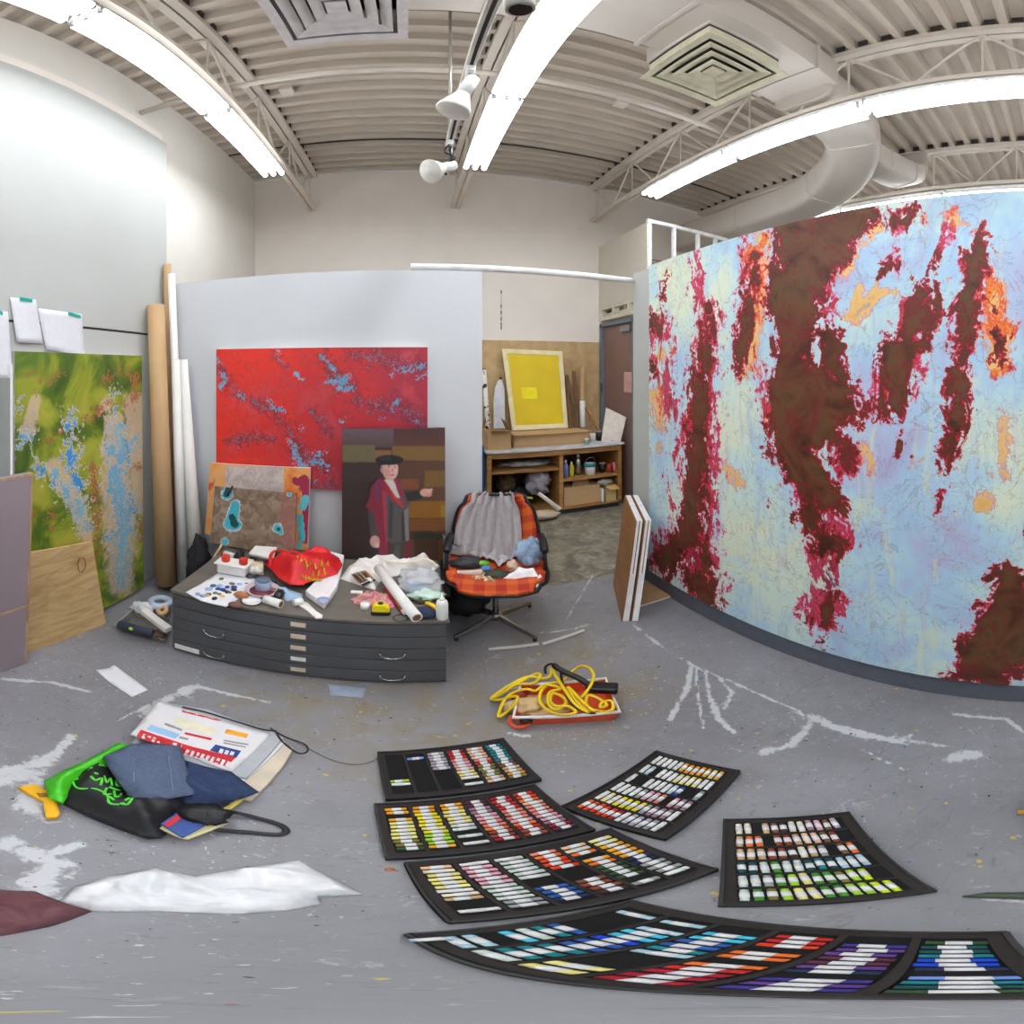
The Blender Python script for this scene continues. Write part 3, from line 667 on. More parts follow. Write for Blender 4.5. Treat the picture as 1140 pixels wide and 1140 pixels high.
# ---- figure painting standing on the plan chest (painted shapes on one canvas)
def poly_mask(px, py, pts):
    c = np.zeros(px.shape, bool); n = len(pts)
    for i in range(n):
        x1, y1 = pts[i]; x2, y2 = pts[(i+1) % n]
        k = ((y1 > py) != (y2 > py)); c ^= k & (px < (x2-x1)*(py-y1)/(y2-y1+1e-9)+x1)
    return c
def fig_fn(px, py):
    X, Y = (px-370)*6.336, (py-460)*6.336
    rng = np.random.default_rng(3); out = np.zeros(px.shape+(3,)); out[:] = lin((62, 38, 36))
    def put(pts, c, a=1.0):
        m = poly_mask(X, Y, pts); out[m] = out[m]*(1-a)+lin(c)*a
    def ell(cx, cy, rx, ry, c, a=1.0, ang=0):
        dx, dy = X-cx, Y-cy; u = dx*math.cos(ang)+dy*math.sin(ang); v = -dx*math.sin(ang)+dy*math.cos(ang)
        m = (u/rx)**2+(v/ry)**2 < 1; out[m] = out[m]*(1-a)+lin(c)*a
    def grad(pts, c1, c2, y1, y2):
        m = poly_mask(X, Y, pts); t = np.clip((Y-y1)/(y2-y1), 0, 1)[..., None]; g = lin(c1)*(1-t)+lin(c2)*t; out[m] = g[m]
    grad([(60,95),(430,95),(430,240),(60,240)], (104,86,96), (84,64,66), 95, 240)
    grad([(430,95),(805,95),(805,240),(430,240)], (72,42,40), (92,54,50), 95, 240)
    put([(70,225),(300,225),(300,345),(70,345)], (106,96,68)); put([(300,262),(415,262),(415,345),(300,345)], (134,92,60))
    put([(420,232),(805,232),(805,335),(420,335)], (122,92,48)); put([(60,345),(330,345),(330,1040),(60,1040)], (58,44,42)); grad([(60,480),(330,480),(330,1040),(60,1040)], (56,40,40), (36,24,22), 480, 1040)
    put([(440,340),(805,340),(805,620),(440,620)], (88,58,46)); put([(480,465),(610,465),(610,535),(480,535)], (126,72,44)); put([(650,405),(805,405),(805,520),(650,520)], (118,88,42))
    put([(540,620),(805,620),(805,740),(540,740)], (134,88,28)); put([(765,650),(800,650),(800,730),(765,730)], (140,116,20)); put([(540,745),(805,745),(805,830),(540,830)], (112,66,24))
    put([(580,845),(765,845),(765,885),(580,885)], (30,40,26)); put([(540,890),(805,890),(805,1040),(540,1040)], (84,52,24)); put([(580,890),(750,890),(750,1040),(580,1040)], (58,34,22))
    # gown, left side sleeve, body
    put([(320,450),(250,500),(235,640),(250,700),(225,800),(260,900),(330,1040),(400,1040),(400,560)], (46,28,34))
    put([(330,455),(275,520),(262,600),(235,660),(275,700),(300,860),(330,950),(330,1040),(398,1040),(392,800),(385,600),(400,540)], (128,34,58))
    put([(330,470),(290,520),(300,640),(330,620),(350,500)], (100,52,90), .7); put([(350,540),(385,560),(392,800),(385,960),(365,800)], (168,48,76))
    put([(250,690),(285,690),(330,870),(300,900),(270,860)], (66,64,62)); ell(300, 905, 34, 42, (196,150,140)); ell(315, 930, 18, 20, (212,170,158))
    put([(380,470),(460,460),(510,560),(540,640),(545,905),(430,925),(385,900),(380,600)], (84,82,82)); put([(400,610),(430,640),(420,880),(395,880)], (60,58,60)); put([(505,690),(535,660),(540,900),(515,900)], (128,124,124))
    put([(490,700),(505,690),(515,900),(490,905)], (52,50,52)); put([(405,920),(525,905),(490,1040),(400,1040)], (62,60,58)); put([(440,930),(480,925),(470,1040),(430,1040)], (84,80,74)); put([(525,900),(555,890),(550,1040),(490,1040)], (116,28,50))
    put([(510,560),(620,545),(640,600),(560,620),(530,620)], (42,46,44)); ell(660, 560, 42, 28, (206,156,142)); put([(660,540),(705,530),(708,545),(680,558)], (216,168,154)); put([(660,570),(700,570),(698,586),(665,590)], (190,140,128))
    put([(365,470),(425,460),(470,560),(480,600),(440,590)], (206,198,190)); put([(340,465),(375,480),(450,590),(505,650),(500,672),(430,620),(350,520)], (150,30,52)); put([(385,490),(400,520),(495,650),(500,668),(440,610)], (186,60,44))
    put([(435,460),(470,470),(500,560),(512,640),(490,630),(455,540)], (138,44,72))
    # head: neck, face, ear, eyes, nose, mouth, hair and cap
    put([(375,420),(440,420),(435,475),(380,470)], (176,124,116)); ell(408, 395, 55, 78, (204,156,146)); ell(430, 400, 34, 62, (222,176,164), .6); ell(352, 400, 12, 20, (190,132,124)); ell(360, 352, 26, 26, (178,164,158)); ell(388, 420, 22, 30, (196,130,124), .6)
    ell(400, 378, 9, 4, (70,48,46)); ell(441, 380, 8, 4, (70,48,46)); put([(420,378),(434,410),(416,412)], (176,112,104)); put([(404,432),(440,432),(434,440),(410,440)], (150,74,76)); put([(392,366),(410,364),(410,370),(392,372)], (120,92,84)); put([(433,368),(450,368),(450,373),(433,373)], (120,92,84))
    ell(402, 330, 100, 36, (26,26,28)); put([(310,330),(500,330),(480,345),(330,372)], (26,26,28)); ell(375, 318, 50, 14, (46,46,50), .7)
    for _ in range(2):
        out = (out+np.roll(out, 1, 0)+np.roll(out, -1, 0)+np.roll(out, 1, 1)+np.roll(out, -1, 1))/5
    return np.clip(out*.92*(1+.08*rng.standard_normal(px.shape))[..., None], 0, 1)
def fig_mat():
    n = NT('oil_paint_figure', .35); a = n.t.nodes.new('ShaderNodeAttribute'); a.attribute_name = 'mask'
    return n.done(a.outputs['Color'], n.noise(60, 5), .06)
q = [at(381, 477, Y=2.44), at(495.5, 476, Y=2.44), at(496, 622, Y=2.36), at(380.5, 622, Y=2.36)]
for i in (2, 3): q[i].z = .430
tag(canvas('portrait_painting', q, 230, 290, fig_fn, [fig_mat(), mat('dark_canvas_edge', (70, 56, 50))], thick=.03), 'dark portrait painting of a man in crimson robe standing on the plan chest', 'painting')

# ---- small works leaning at the left end of the chest
def or_fn(px, py):
    cr = strokes(px, py, [[(338,534,5),(344,560,5),(342,600,6)], [(330,536,4)]])
    gy = ((px > 251) & (px < 316) & (py > 519) & (py < 560)).astype(float)
    tq = strokes(px, py, [[(340,556,4),(337,565,3)], [(334,575,3),(336,600,3)], [(333,607,3)]])
    return np.stack([cr, gy, tq], -1)
n = NT('orange_crimson_paint', .5); a = n.attr(); mid = n.noise(18, 8, 1.2); hi = n.noise(45, 6, 1)
c = n.ramp(n.noise(6, 5, .8, off=3), [(.3, (226, 120, 56)), (.45, (236, 160, 84)), (.6, (232, 178, 120)), (.7, (214, 90, 50))])
c = n.mix(n.step(n.math('ADD', a[0], n.math('MULTIPLY', n.math('SUBTRACT', mid, .5), 1.2)), .3, .45), c, (160, 36, 72))
c = n.mix(n.step(n.math('ADD', a[2], n.math('MULTIPLY', n.math('SUBTRACT', hi, .5), .9)), .35, .45), c, (90, 196, 208))
c = n.mix(a[1], c, n.ramp(mid, [(.4, (188, 172, 170)), (.6, (214, 198, 190))]))
q = [at(234, 515, Y=2.50), at(345, 521, Y=2.50), at(342, 612, Y=2.44), at(228, 603, Y=2.44)]; q[2].z = .43; q[3].z = .45
tag(canvas('orange_study', q, 130, 110, or_fn, [n.done(c, hi, .05), M_canvas], thick=.03), 'orange and crimson painting with a grey band, behind the brown study on the chest', 'painting')
def br_fn(px, py):
    tq = strokes(px, py, [[(254,543,3),(253,550,5)], [(262,562,4),(259,575,5),(257,583,6),(262,584,5)], [(309,588,4),(313,593,2)], [(250,603,3)], [(322,550,2)]])
    dk = strokes(px, py, [[(255,545,3),(252,550,3)], [(258,575,3),(261,583,4)], [(310,589,2)]])
    rd = strokes(px, py, [[(320,545,6),(322,600,9)]])
    return np.stack([tq, dk, rd], -1)
n = NT('brown_turquoise_paint', .5); a = n.attr(); mid = n.noise(16, 8, 1); hi = n.noise(50, 6, 1)
c = n.ramp(mid, [(.3, (104, 84, 66)), (.5, (134, 112, 92)), (.65, (158, 142, 126))])
c = n.mix(n.math('MULTIPLY', n.step(a[2], .1, .6), .7), c, (150, 96, 86))
tv = n.math('ADD', a[0], n.math('MULTIPLY', n.math('SUBTRACT', hi, .5), .8))
c = n.mix(n.step(tv, .22, .3), c, (206, 200, 216)); c = n.mix(n.step(tv, .36, .44), c, (64, 180, 196))
c = n.mix(n.step(n.math('ADD', a[1], n.math('MULTIPLY', n.math('SUBTRACT', hi, .5), .6)), .4, .5), c, (14, 72, 84))
q = [at(239, 541, Y=2.40), at(330, 549, Y=2.40), at(327, 613, Y=2.32), at(234, 602, Y=2.32)]; q[2].z = .43; q[3].z = .45
tag(canvas('brown_study', q, 110, 90, br_fn, [n.done(c, hi, .05), mat('study_edge', (120, 100, 80))], thick=.02), 'small brown painting with turquoise splashes leaning in front of the orange one', 'painting')
def back_red(px, py): return np.stack([px*0, px*0+.6, px*0+1], -1)
one('pink_marker', MB().tube([at(259, 541, Y=2.385), at(253, 552, Y=2.36)], .008, 8), mat('dark_plum', (60, 20, 34), .5), 'short dark plum stub stuck on the brown study', 'clip')
# ================================================================= LEFT SIDE
# cardboard tubes and canvas rolls in the corner
M_card = mat('kraft_cardboard', (186, 152, 110), .75, var=.04, scale=6)
M_cardd = mat('kraft_dark', (150, 112, 76), .75, var=.05)
M_white = mat('matt_white', (232, 230, 226), .6, var=.02)
M_hole = mat('dark_hole', (30, 26, 24), .9)
M_black = mat('black_plastic', (22, 22, 24), .4)
def roll(name, label, cat, p0, p1, r0, r1, m, hole=None, group=None, core=None):
    p0, p1 = Vector(p0), Vector(p1); t = thing(name, label, cat, p0, group); d = (p1-p0).normalized()
    MB().tube([p0, p1], [r0, r1], 24).build('roll_body', m, t)
    for e, s, r in ((p0, -1, r0), (p1, 1, r1)):
        MB().tube([e, e+d*s*.0015], r*(.72 if not core else .5), 20).build('hollow_end', hole or M_hole, t)
    return t
roll('cardboard_tube', 'thick brown cardboard tube standing in the left corner beside the green painting', 'tube', (-1.485, 2.29, .055), (-1.60, 2.34, 2.03), .066, .060, M_card)
roll('cardboard_tube', 'thin brown cardboard tube, its tip highest above the wide tube', 'tube', (-1.58, 2.53, .03), (-1.64, 2.545, 2.37), .028, .028, M_card)
roll('canvas_roll', 'slim white roll standing between the thin brown tube and the shorter rolls', 'roll', (-1.475, 2.50, .03), (-1.575, 2.50, 2.28), .034, .026, M_white)
roll('canvas_roll', 'white canvas roll in the corner, left one of the close pair beside the chest', 'roll', (-1.42, 2.42, .035), (-1.505, 2.445, 1.66), .050, .030, M_white)
roll('canvas_roll', 'white canvas roll in the corner, right one of the close pair beside the chest', 'roll', (-1.305, 2.40, .035), (-1.455, 2.47, 1.66), .055, .026, M_white)
# black bags/umbrella in the shade between rolls and chest
def crumple(name, label, cat, c, r, m, seed=1, amp=.3, parent=None, n=22, mm=14, f=2.5):
    g = MB(); g.ball((0, 0, 0), 1, 0, n, mm); out = []
    rr = Vector(r if isinstance(r, (tuple, list)) else (r, r, r))
    for v in g.v:
        q = Vector(v); k = 1+amp*(mnoise.fractal(q*f+Vector((seed*3.1, 0, 0)), .7, 2.2, 3))
        out.append(Vector(c)+Vector((q.x*rr.x*k, q.y*rr.y*k, max(-rr.z*.98, q.z*rr.z*k))))
    g.v = out
    if parent: return g.build(name, m, parent)
    return one(name, g, m, label, cat)
crumple('dark_bag', 'black crumpled bag squeezed between the white rolls and the chest', 'bag', (-1.245, 2.30, .24), (.07, .10, .23), mat('black_fabric', (26, 26, 32), .8), 3)
one('wooden_stick', MB().tube([at(231, 632, Y=2.2), at(247, 606, Y=2.30)], .008, 8), mat('pale_wood', (206, 168, 128), .6), 'short pale wooden stick leaning at the left back corner of the chest', 'stick')

# leaning sheets on the far left
MP = wood('plywood', (182, 148, 98), (208, 178, 128), (6, 6, 30), .6)
t = thing('plywood_sheet', 'square of bare plywood leaning against the green painting', 'plywood', (-1.5, 1.45, 0))
b = [Vector((-1.555, at(30, 725, X=-1.555).y, .003)), Vector((-1.50, 1.715, .003))]
tp = [at(28, 616, X=-1.575), at(103, 603, X=-1.575)]
MB().slab([b[0], b[1], tp[1], tp[0]], (-.016, 0, 0)).build('board', MP, t)
MB().tube(smooth_path([at(x, y, X=-1.558) for x, y in ((88,622),(94,622),(95,632),(90,637),(87,630))], 5, True), .0015, 6, closed=True).build('knot', mat('knot_brown', (96, 66, 40), .7), t)
M_mauve = mat('mauve_grey_board', (146, 132, 138), .6, var=.03, scale=3); M_edge = wood('raw_edge', (158, 122, 92), (190, 160, 130), (20, 20, 4))
for k, (z0, z1, lb) in enumerate([(.004, .395, 'mauve-grey boarded panel with wooden edge at far left, lower half resting on the floor'), (.397, 1.10, 'mauve-grey boarded panel with wooden edge at far left, standing on the lower one')]):
    t = thing('mauve_panel', lb, 'panel', (-1.5, .9, z0), 'mauve panels')
    xa, xb = -1.478-z0*.045, -1.478-z1*.045
    y1 = 1.150+z0*.07; y2 = 1.150+z1*.07
    MB().hexa([(xa, .2, z0), (xa, y1-.012, z0), (xa-.03, y1-.012, z0), (xa-.03, .2, z0)], [(xb, .2, z1), (xb, y2-.012, z1), (xb-.03, y2-.012, z1), (xb-.03, .2, z1)]).build('panel_face', M_mauve, t)
    MB().hexa([(xa+.003, y1-.012, z0), (xa+.003, y1, z0), (xa-.034, y1, z0), (xa-.034, y1-.012, z0)], [(xb+.003, y2-.012, z1), (xb+.003, y2, z1), (xb-.034, y2, z1), (xb-.034, y2-.012, z1)]).build('wooden_edge', M_edge, t)
    MB().hexa([(xb+.003, .2, z1-.012), (xb+.003, y2-.012, z1-.012), (xb+.0, y2-.012, z1-.012), (xb+.0, .2, z1-.012)], [(xb+.003, .2, z1), (xb+.003, y2-.012, z1), (xb+.0, y2-.012, z1), (xb+.0, .2, z1)]).build('top_strip', M_edge, t)
t = thing('grey_board', 'grey-green board with white edge standing behind the mauve panels', 'panel', (-1.62, .95, 0))
yv = at(14, 470, X=-1.585).y
MB().box((-1.60, .3, .02), (-1.585, yv-.014, 1.555)).build('panel_face', mat('grey_green_board', (140, 146, 142), .6, var=.03), t)
MB().box((-1.604, yv-.014, .02), (-1.583, yv, 1.62)).build('white_edge', M_white, t)
# papers taped to the wall
M_paper = mat('white_paper', (226, 227, 232), .7, var=.02, scale=30); M_teal = mat('teal_tape', (0, 168, 150), .5)
papers = [([(11,331),(40,333.5),(48,383),(18,381)], (22,330.5,36,333), 'white taped sheet with teal tape, tilted middle one of the papers on the left wall'),
          ([(42,343),(91,350),(94,396),(50,389)], (76,347,90,351), 'wide creased white sheet with teal tape, nearest the corner on the left wall'),
          ([(-25,343),(9,347),(13,426),(-22,425)], (-6,343,3,347), 'long white sheet with teal tape at the far left edge of the wall')]
for i, (q, tp, lb) in enumerate(papers):
    xo = -1.676+.003*(1 if i == 0 else 0)+(.024 if i == 2 else 0)
    P = [at(x, y, X=xo) for x, y in q]; t = thing('taped_paper', lb, 'paper', P[3], 'papers taped to the left wall')
    g = MB(); n_ = 8
    for j in range(n_+1):
        for k in range(n_+1):
            u, v = k/n_, j/n_; p = (P[0]*(1-u)+P[1]*u)*(1-v)+(P[3]*(1-u)+P[2]*u)*v
            p.x += .006*v*v*(1+math.sin(u*5+i))+.001; g.v.append(tuple(p))
    for j in range(n_):
        for k in range(n_): a_ = j*(n_+1)+k; g.f.append((a_, a_+1, a_+n_+2, a_+n_+1)); g.m.append(0); g.sm.append(True)
    o = g.build('sheet', M_paper, t); s = o.modifiers.new('t', 'SOLIDIFY'); s.thickness = .0006
    a_, b_ = at(tp[0], tp[1], X=xo+.004), at(tp[2], tp[3], X=xo+.004); dz = Vector((0, 0, -.018))
    MB().slab([a_, b_, b_+dz, a_+dz], (.0006, 0, 0)).build('tape', M_teal, t)

# paint tray with tools on the floor by the chest
A = lambda X, Y: (110+X/7.6, 640+Y/7.6)
def gp(pts, z): return [at(*A(X, Y), Z=z) for X, Y in pts]
o_ = gp([(130, 470), (560, 600), (612, 420), (300, 330)], 0.0); t = thing('paint_tray', 'shallow steel tray heaped with studio tools beside the chest', 'tray', sum(o_, Vector())/4)
cen = sum(o_, Vector())/4
inn = [cen+(p-cen)*.82 for p in o_]
g = MB(); up = Vector((0, 0, .045))
g.hexa([p for p in inn], [p+Vector((0, 0, .003)) for p in inn])
for i in range(4):
    j = (i+1) % 4; g.add([inn[i], inn[j], o_[j]+up, o_[i]+up], [(0, 1, 2, 3)])
ob = g.build('tray_body', mat('dull_steel', (150, 148, 142), .35, .7), t); s = ob.modifiers.new('t', 'SOLIDIFY'); s.thickness = .003
MB().tube([p+up for p in o_]+[o_[0]+up], .004, 6).build('rim', mat('rim_steel', (190, 188, 182), .3, .8), t)
a_, b_ = at(*A(170, 420), Z=.07), at(*A(460, 500), Z=.07)
t = thing('water_level', 'navy tool with a lime green dot lying in the steel tray', 'tool', a_)
MB().tube([a_, b_], .024, 10, flat=1.3).build('handle_body', mat('navy_plastic', (40, 48, 70), .5), t, .003)
c_ = at(*A(280, 452), Z=.078); MB().ball(c_+Vector((.004, -.014, .006)), (.013, .008, .011)).build('lime_dot', mat('lime_plastic', (170, 225, 20), .5), t)
t = thing('white_tape_box', 'long white box lying diagonally in the steel tray', 'box', at(*A(480, 420), Z=.08))
a_, b_ = at(*A(380, 320), Z=.12), at(*A(590, 480), Z=.10); d = (b_-a_).normalized(); s = Vector((-d.y, d.x, 0))*.022
MB().hexa([a_-s, a_+s, b_+s, b_-s], [p+Vector((0, 0, .03)) for p in (a_-s, a_+s, b_+s, b_-s)]).build('carton', M_white, t, .003)
MB().hexa([b_-s*.95, b_+s*.95, b_+s*.95+d*.002, b_-s*.95+d*.002], [p+Vector((0, 0, .028)) for p in (b_-s*.95, b_+s*.95, b_+s*.95+d*.002, b_-s*.95+d*.002)]).build('end_flap', mat('pale_grey_card', (200, 200, 198)), t)
c_ = at(*A(520, 250), Z=.05); g = MB().tube([c_+Vector((.055*math.cos(k/20*2*PI), .055*math.sin(k/20*2*PI), .02)) for k in range(20)], .022, 10, closed=True)
one('tape_roll', g, mat('pale_blue_tape', (190, 204, 226), .5), 'pale blue roll of tape standing behind the steel tray', 'tape')
c_ = at(*A(550, 310), Z=.04); one('masking_tape', MB().lathe([(.012, 0), (.034, 0), (.038, .004), (.038, .03), (.034, .034), (.012, .034), (.012, 0)], c_, (0, -.6, .8)), mat('peach_tape', (226, 186, 140), .6), 'peach coloured roll of masking tape beside the chest corner', 'tape')
crumple('crumpled_wrap', 'clear and white crumpled wrapping in the back of the steel tray', 'wrapping', at(*A(380, 280), Z=.06), (.07, .05, .035), mat('wrap_white', (222, 224, 228), .4), 8, .5)
crumple('paint_rag', 'dirty rag stuffed into the front of the steel tray', 'rag', at(*A(480, 500), Z=.05), (.06, .03, .02), mat('rag_brown', (90, 70, 54), .8), 9, .5)
# ================================================================= PLAN CHEST AND WHAT LIES ON IT
CX0, CX1, CY0, CY1, CZT = -1.075, .178, 1.69, 2.45, .427
M_chest = mat('charcoal_metal', (82, 83, 87), .45, var=.05, scale=9); M_top = mat('worn_brown_top', (104, 98, 90), .6, var=.12, scale=12)
M_steel = mat('nickel_steel', (190, 190, 192), .25, .9); M_tagp = mat('tag_paper', (216, 196, 174), .7)
ch = thing('plan_chest', 'low charcoal flat file chest with five wide drawers under the leaning portrait', 'cabinet', ((CX0+CX1)/2, (CY0+CY1)/2, 0))
MB().box((CX0+.012, CY0+.018, .0), (CX1-.012, CY1-.01, CZT-.02)).build('carcass', M_chest, ch, .003)
MB().box((CX0, CY0, CZT-.02), (CX1, CY1, CZT)).build('top_panel', M_top, ch, .004)
zt = CZT-.026; dh = (zt-.02)/5
for k in range(5):
    z1 = zt-k*dh; z0 = z1-dh+.006
    dr = MB().box((CX0+.014, CY0+.002, z0), (CX1-.014, CY0+.018, z1)).build('drawer', M_chest, ch, .003)
    for px in ((239, 437) if k in (2, 4) else ()):
        x = at(px, 710 if px < 300 else 740, Y=CY0).x
        pts = [(x+.050*math.cos(a), CY0-.012, z0+.047-.030*math.sin(a)) for a in [PI*j/10 for j in range(11)]]
        pts = [(x+.05, CY0+.002, z0+.05)]+pts+[(x-.05, CY0+.002, z0+.05)]
        MB().tube(pts, .0035, 6).build('handle', M_steel, dr)
    x = at(332, 720, Y=CY0).x
    tg = MB().box((x-.036, CY0-.002, z0+.022), (x+.036, CY0+.002, z0+.054)); tg.box((x-.032, CY0-.003, z0+.025), (x+.032, CY0-.0015, z0+.051), 1)
    tg.build('label_holder', [M_steel, M_tagp if k != 3 else M_white], dr)
MB().box((CX0+.03, CY0-.001, .03), (CX0+.16, CY0+.002, .062)).build('paper_sticker', M_white, ch)
ZT = CZT
a1 = lambda X, Y, z=ZT: at(180+X/6.706, 590+Y/6.706, Z=z)
a2 = lambda X, Y, z=ZT: at(340+X/6.706, 600+Y/6.706, Z=z)
x1 = lambda pts: [tuple(a1(*p))[:2] for p in pts]
x2 = lambda pts: [tuple(a2(*p))[:2] for p in pts]
# paint-dabbed paper
t = thing('palette_paper', 'white paper covered in blue and ochre paint dabs at the left end of the chest', 'paper', a1(440, 450))
put_sheet('sheet', '', '', x1([(180,465),(300,400),(440,310),(700,365),(690,420),(600,500),(480,575),(290,530)]), ZT, [M_paper], parent=t, h=.012, freq=14, cell=.015)
dabs = [(345,440,0),(385,415,3),(435,415,0),(490,425,1),(540,425,1),(525,400,2),(580,405,0),(350,480,2),(400,470,2),(395,510,4),(450,495,5),(470,455,4),(500,465,2),(490,465,4),(270,475,0),(310,490,0),(365,440,0),(420,440,1),(445,365,2),(455,445,1),(540,445,4),(430,480,2),(340,490,5)]
MD = [mat('dab_pale_blue', (150, 178, 220)), mat('dab_blue', (40, 70, 160)), mat('dab_olive', (110, 110, 60)), mat('dab_slate', (90, 110, 140)), mat('dab_dark', (40, 46, 60)), mat('dab_ochre', (220, 170, 90))]
g = MB(); random.seed(5)
for X, Y, k in dabs:
    c_ = a1(X, Y, ZT+.012); g.ball(c_, (.012+random.random()*.006, .012+random.random()*.006, .006), k, 8, 5)
g.build('dot_pattern', MD, t)
def tube_obj(name, label, cat, p, q, r, m, cap=None, capm=None, flat=1.0, group=None):
    p, q = Vector(p), Vector(q); t = thing(name, label, cat, p, group)
    MB().tube([p, q], r, 14).build('tube_body', m, t)
    if cap:
        d = (q-p).normalized(); MB().tube([q, q+d*cap], r*.6, 10).build('cap', capm, t)
    return t
M_red = mat('red_plastic', (214, 50, 30), .4); M_redb = mat('bright_red', (206, 20, 28), .5); M_blue = mat('blue_plastic', (70, 110, 190), .4)
U = lambda v, z: v+Vector((0, 0, z))
tube_obj('paint_tube', 'red-capped white paint tube near the back left corner of the chest', 'paint tube', a1(550, 200, ZT+.02), a1(470, 175, ZT+.02), .019, M_white, .02, M_red)
crumple('black_cloth', 'small black cloth lump beside the red-capped paint tube', 'cloth', a1(580, 200, ZT+.035), (.03, .04, .035), M_black, 4, .4)
t = thing('white_bucket_tub', 'white plastic tub with two red pots on it behind the palette paper', 'tub', a1(535, 330))
c_ = a1(535, 340); MB().box((c_.x-.085, c_.y-.03, ZT+.014), (c_.x+.075, c_.y+.05, ZT+.075)).build('tub_body', M_white, t, .012)
MB().box((c_.x-.095, c_.y-.04, ZT+.074), (c_.x+.085, c_.y+.06, ZT+.084)).build('tub_rim', M_white, t, .003)
for X, lb in ((505, 'red paint pot on the white tub, left of the two'), (568, 'red paint pot on the white tub, right of the two')):
    c2 = Vector((c_.x+(X-535)*.0016, c_.y+.01, ZT+.084)); one('paint_pot', MB().lathe([(0, 0), (.022, 0), (.024, .03), (.02, .034), (0, .034)], c2), M_red, lb, 'pot', 'red paint pots')
# stack of folded black and white prints
for k in range(4):
    c_ = a1(745, 245); dz = ZT+.002+k*.016
    q = x1([(650, 235), (700, 180), (860, 190), (830, 280)]); m_ = [M_white, M_black, mat('grey_print', (150, 158, 170)), M_white][k]
    one('folded_print', MB().prism([(x+.008*math.sin(k*2.2), y+.006*math.cos(k*3)) for x, y in q], dz, dz+.014), m_, '%s folded sheet in the small stack left of the red bag, %s' % (['white', 'black', 'grey', 'white'][k], ['lowest of the stack', 'second from below', 'third from below', 'topmost of the stack']
        [k]), 'folded paper', 'folded prints', bevel=.002)
q = x1([(640, 330), (645, 265), (760, 290), (760, 340)]); one('cream_carton', MB().prism(q, ZT+.002, ZT+.05), mat('cream_card', (222, 208, 178)), 'small cream carton in front of the folded prints', 'carton', bevel=.002)
c_ = a1(750, 470, ZT); t = thing('palette_dish', 'round mauve dish with brown paint inside behind the white lid', 'dish', c_)
MB().lathe([(0, .002), (.05, .002), (.078, .018), (.082, .03), (.078, .03), (.048, .008), (0, .008)], c_).build('dish_body', mat('mauve_ceramic', (196, 180, 188), .3), t)
MB().lathe([(0, .0095), (.05, .0105), (.062, .017), (0, .017)], c_).build('paint_residue', mat('wine_paint', (120, 40, 56), .3), t)
t = thing('glass_jar', 'squat grey-blue jar standing in the mauve dish', 'jar', U(c_, .018)); MB().lathe([(0, 0), (.036, 0), (.04, .01), (.04, .045), (.034, .052)], U(c_, .018)+Vector((0, .015, 0))).build('jar_body', mat('blue_grey_glass', (150, 164, 188), .15), t)
MB().lathe([(0, .052), (.034, .052), (.034, .06), (0, .06)], U(c_, .018)+Vector((0, .015, 0))).build('lid', mat('slate_lid', (90, 104, 130), .4), t)
c_ = a1(672, 535, ZT); t = thing('round_lid', 'round white plastic lid lying near the front edge of the chest', 'lid', c_); MB().lathe([(0, 0), (.044, 0), (.044, .012), (.040, .012), (.038, .008), (0, .008)], c_).build('lid_disc', mat('glossy_white', (244, 244, 244), .2), t)
MB().lathe([(.040, -.001), (.047, -.001), (.047, .005), (.040, .005)], c_+Vector((0, 0, .0015))).build('black_rim', M_black, t)
roll('paper_roll', 'short white paper roll beside the round lid, its end facing front', 'roll', a1(770, 515, ZT+.022), a1(890, 555, ZT+.022), .022, .022, M_white, mat('brown_core', (120, 84, 60)))
crumple('rusty_block', 'rust-brown wood block at the tip of the palette paper, front one', 'block', a1(550, 560, ZT+.014), (.032, .02, .014), mat('rust_brown', (120, 84, 72), .7), 5, .25)
crumple('rusty_block', 'rust-brown wood block behind the front one, with an orange end', 'block', a1(595, 485, ZT+.02), (.035, .02, .018), mat('rust_orange', (176, 112, 70), .7), 6, .25)
put_sheet('blue_cloth', 'pale blue cloth lying in front of the red bag', 'cloth', x1([(820,400),(900,430),(1050,480),(1050,520),(930,535),(880,480)]), ZT, [mat('pale_blue_cloth', (160, 186, 212), .8)], h=.03, freq=16, cell=.012)
crumple('black_lump', 'small black rag between the dish and the pale blue cloth', 'rag', a1(875, 480, ZT+.02), (.022, .035, .02), M_black, 7, .4)
tube_obj('white_tube', 'white tube pointing to the front edge between the paper roll and the spatula', 'tube', a1(985, 545, ZT+.018), a1(1050, 530, ZT+.018), .018, M_white)
put_sheet('plastic_spatula', 'long white plastic spatula at the front edge of the chest', 'spatula', x2([(0,470),(20,480),(80,540),(130,570),(125,592),(80,595),(20,540),(-60,490)]), ZT, [M_white], h=.004, thick=.004)
for p, q, r, col_, lb in (((690,222),(800,228),.008,(30,30,34),'black marker lying across the folded prints left of the red bag'), ((610,310),(665,298),.012,(120,170,200),'pale blue paint tube between the tub and the cream carton'),
        ((640,352),(700,340),.011,(90,100,120),'slate paint tube behind the mauve dish'), ((700,395),(640,400),.009,(226,226,224),'tiny white paint tube at the right edge of the palette paper'),
        ((800,440),(850,452),.013,(150,110,80),'tan paint tube right of the mauve dish'), ((790,372),(838,392),.012,(60,66,84),'dark blue paint tube leaning by the grey-blue jar'), ((560,262),(620,268),.010,(200,60,40),'short red paint tube behind the white tub')):
    zz_ = .066 if 'folded' in lb else r+.001
    tube_obj('paint_tube', lb, 'paint tube', a1(p[0], p[1], ZT+zz_), a1(q[0], q[1], ZT+zz_), r, mat('tube_'+lb.split()[0]+lb.split()[1], col_, .4), .012, M_black)
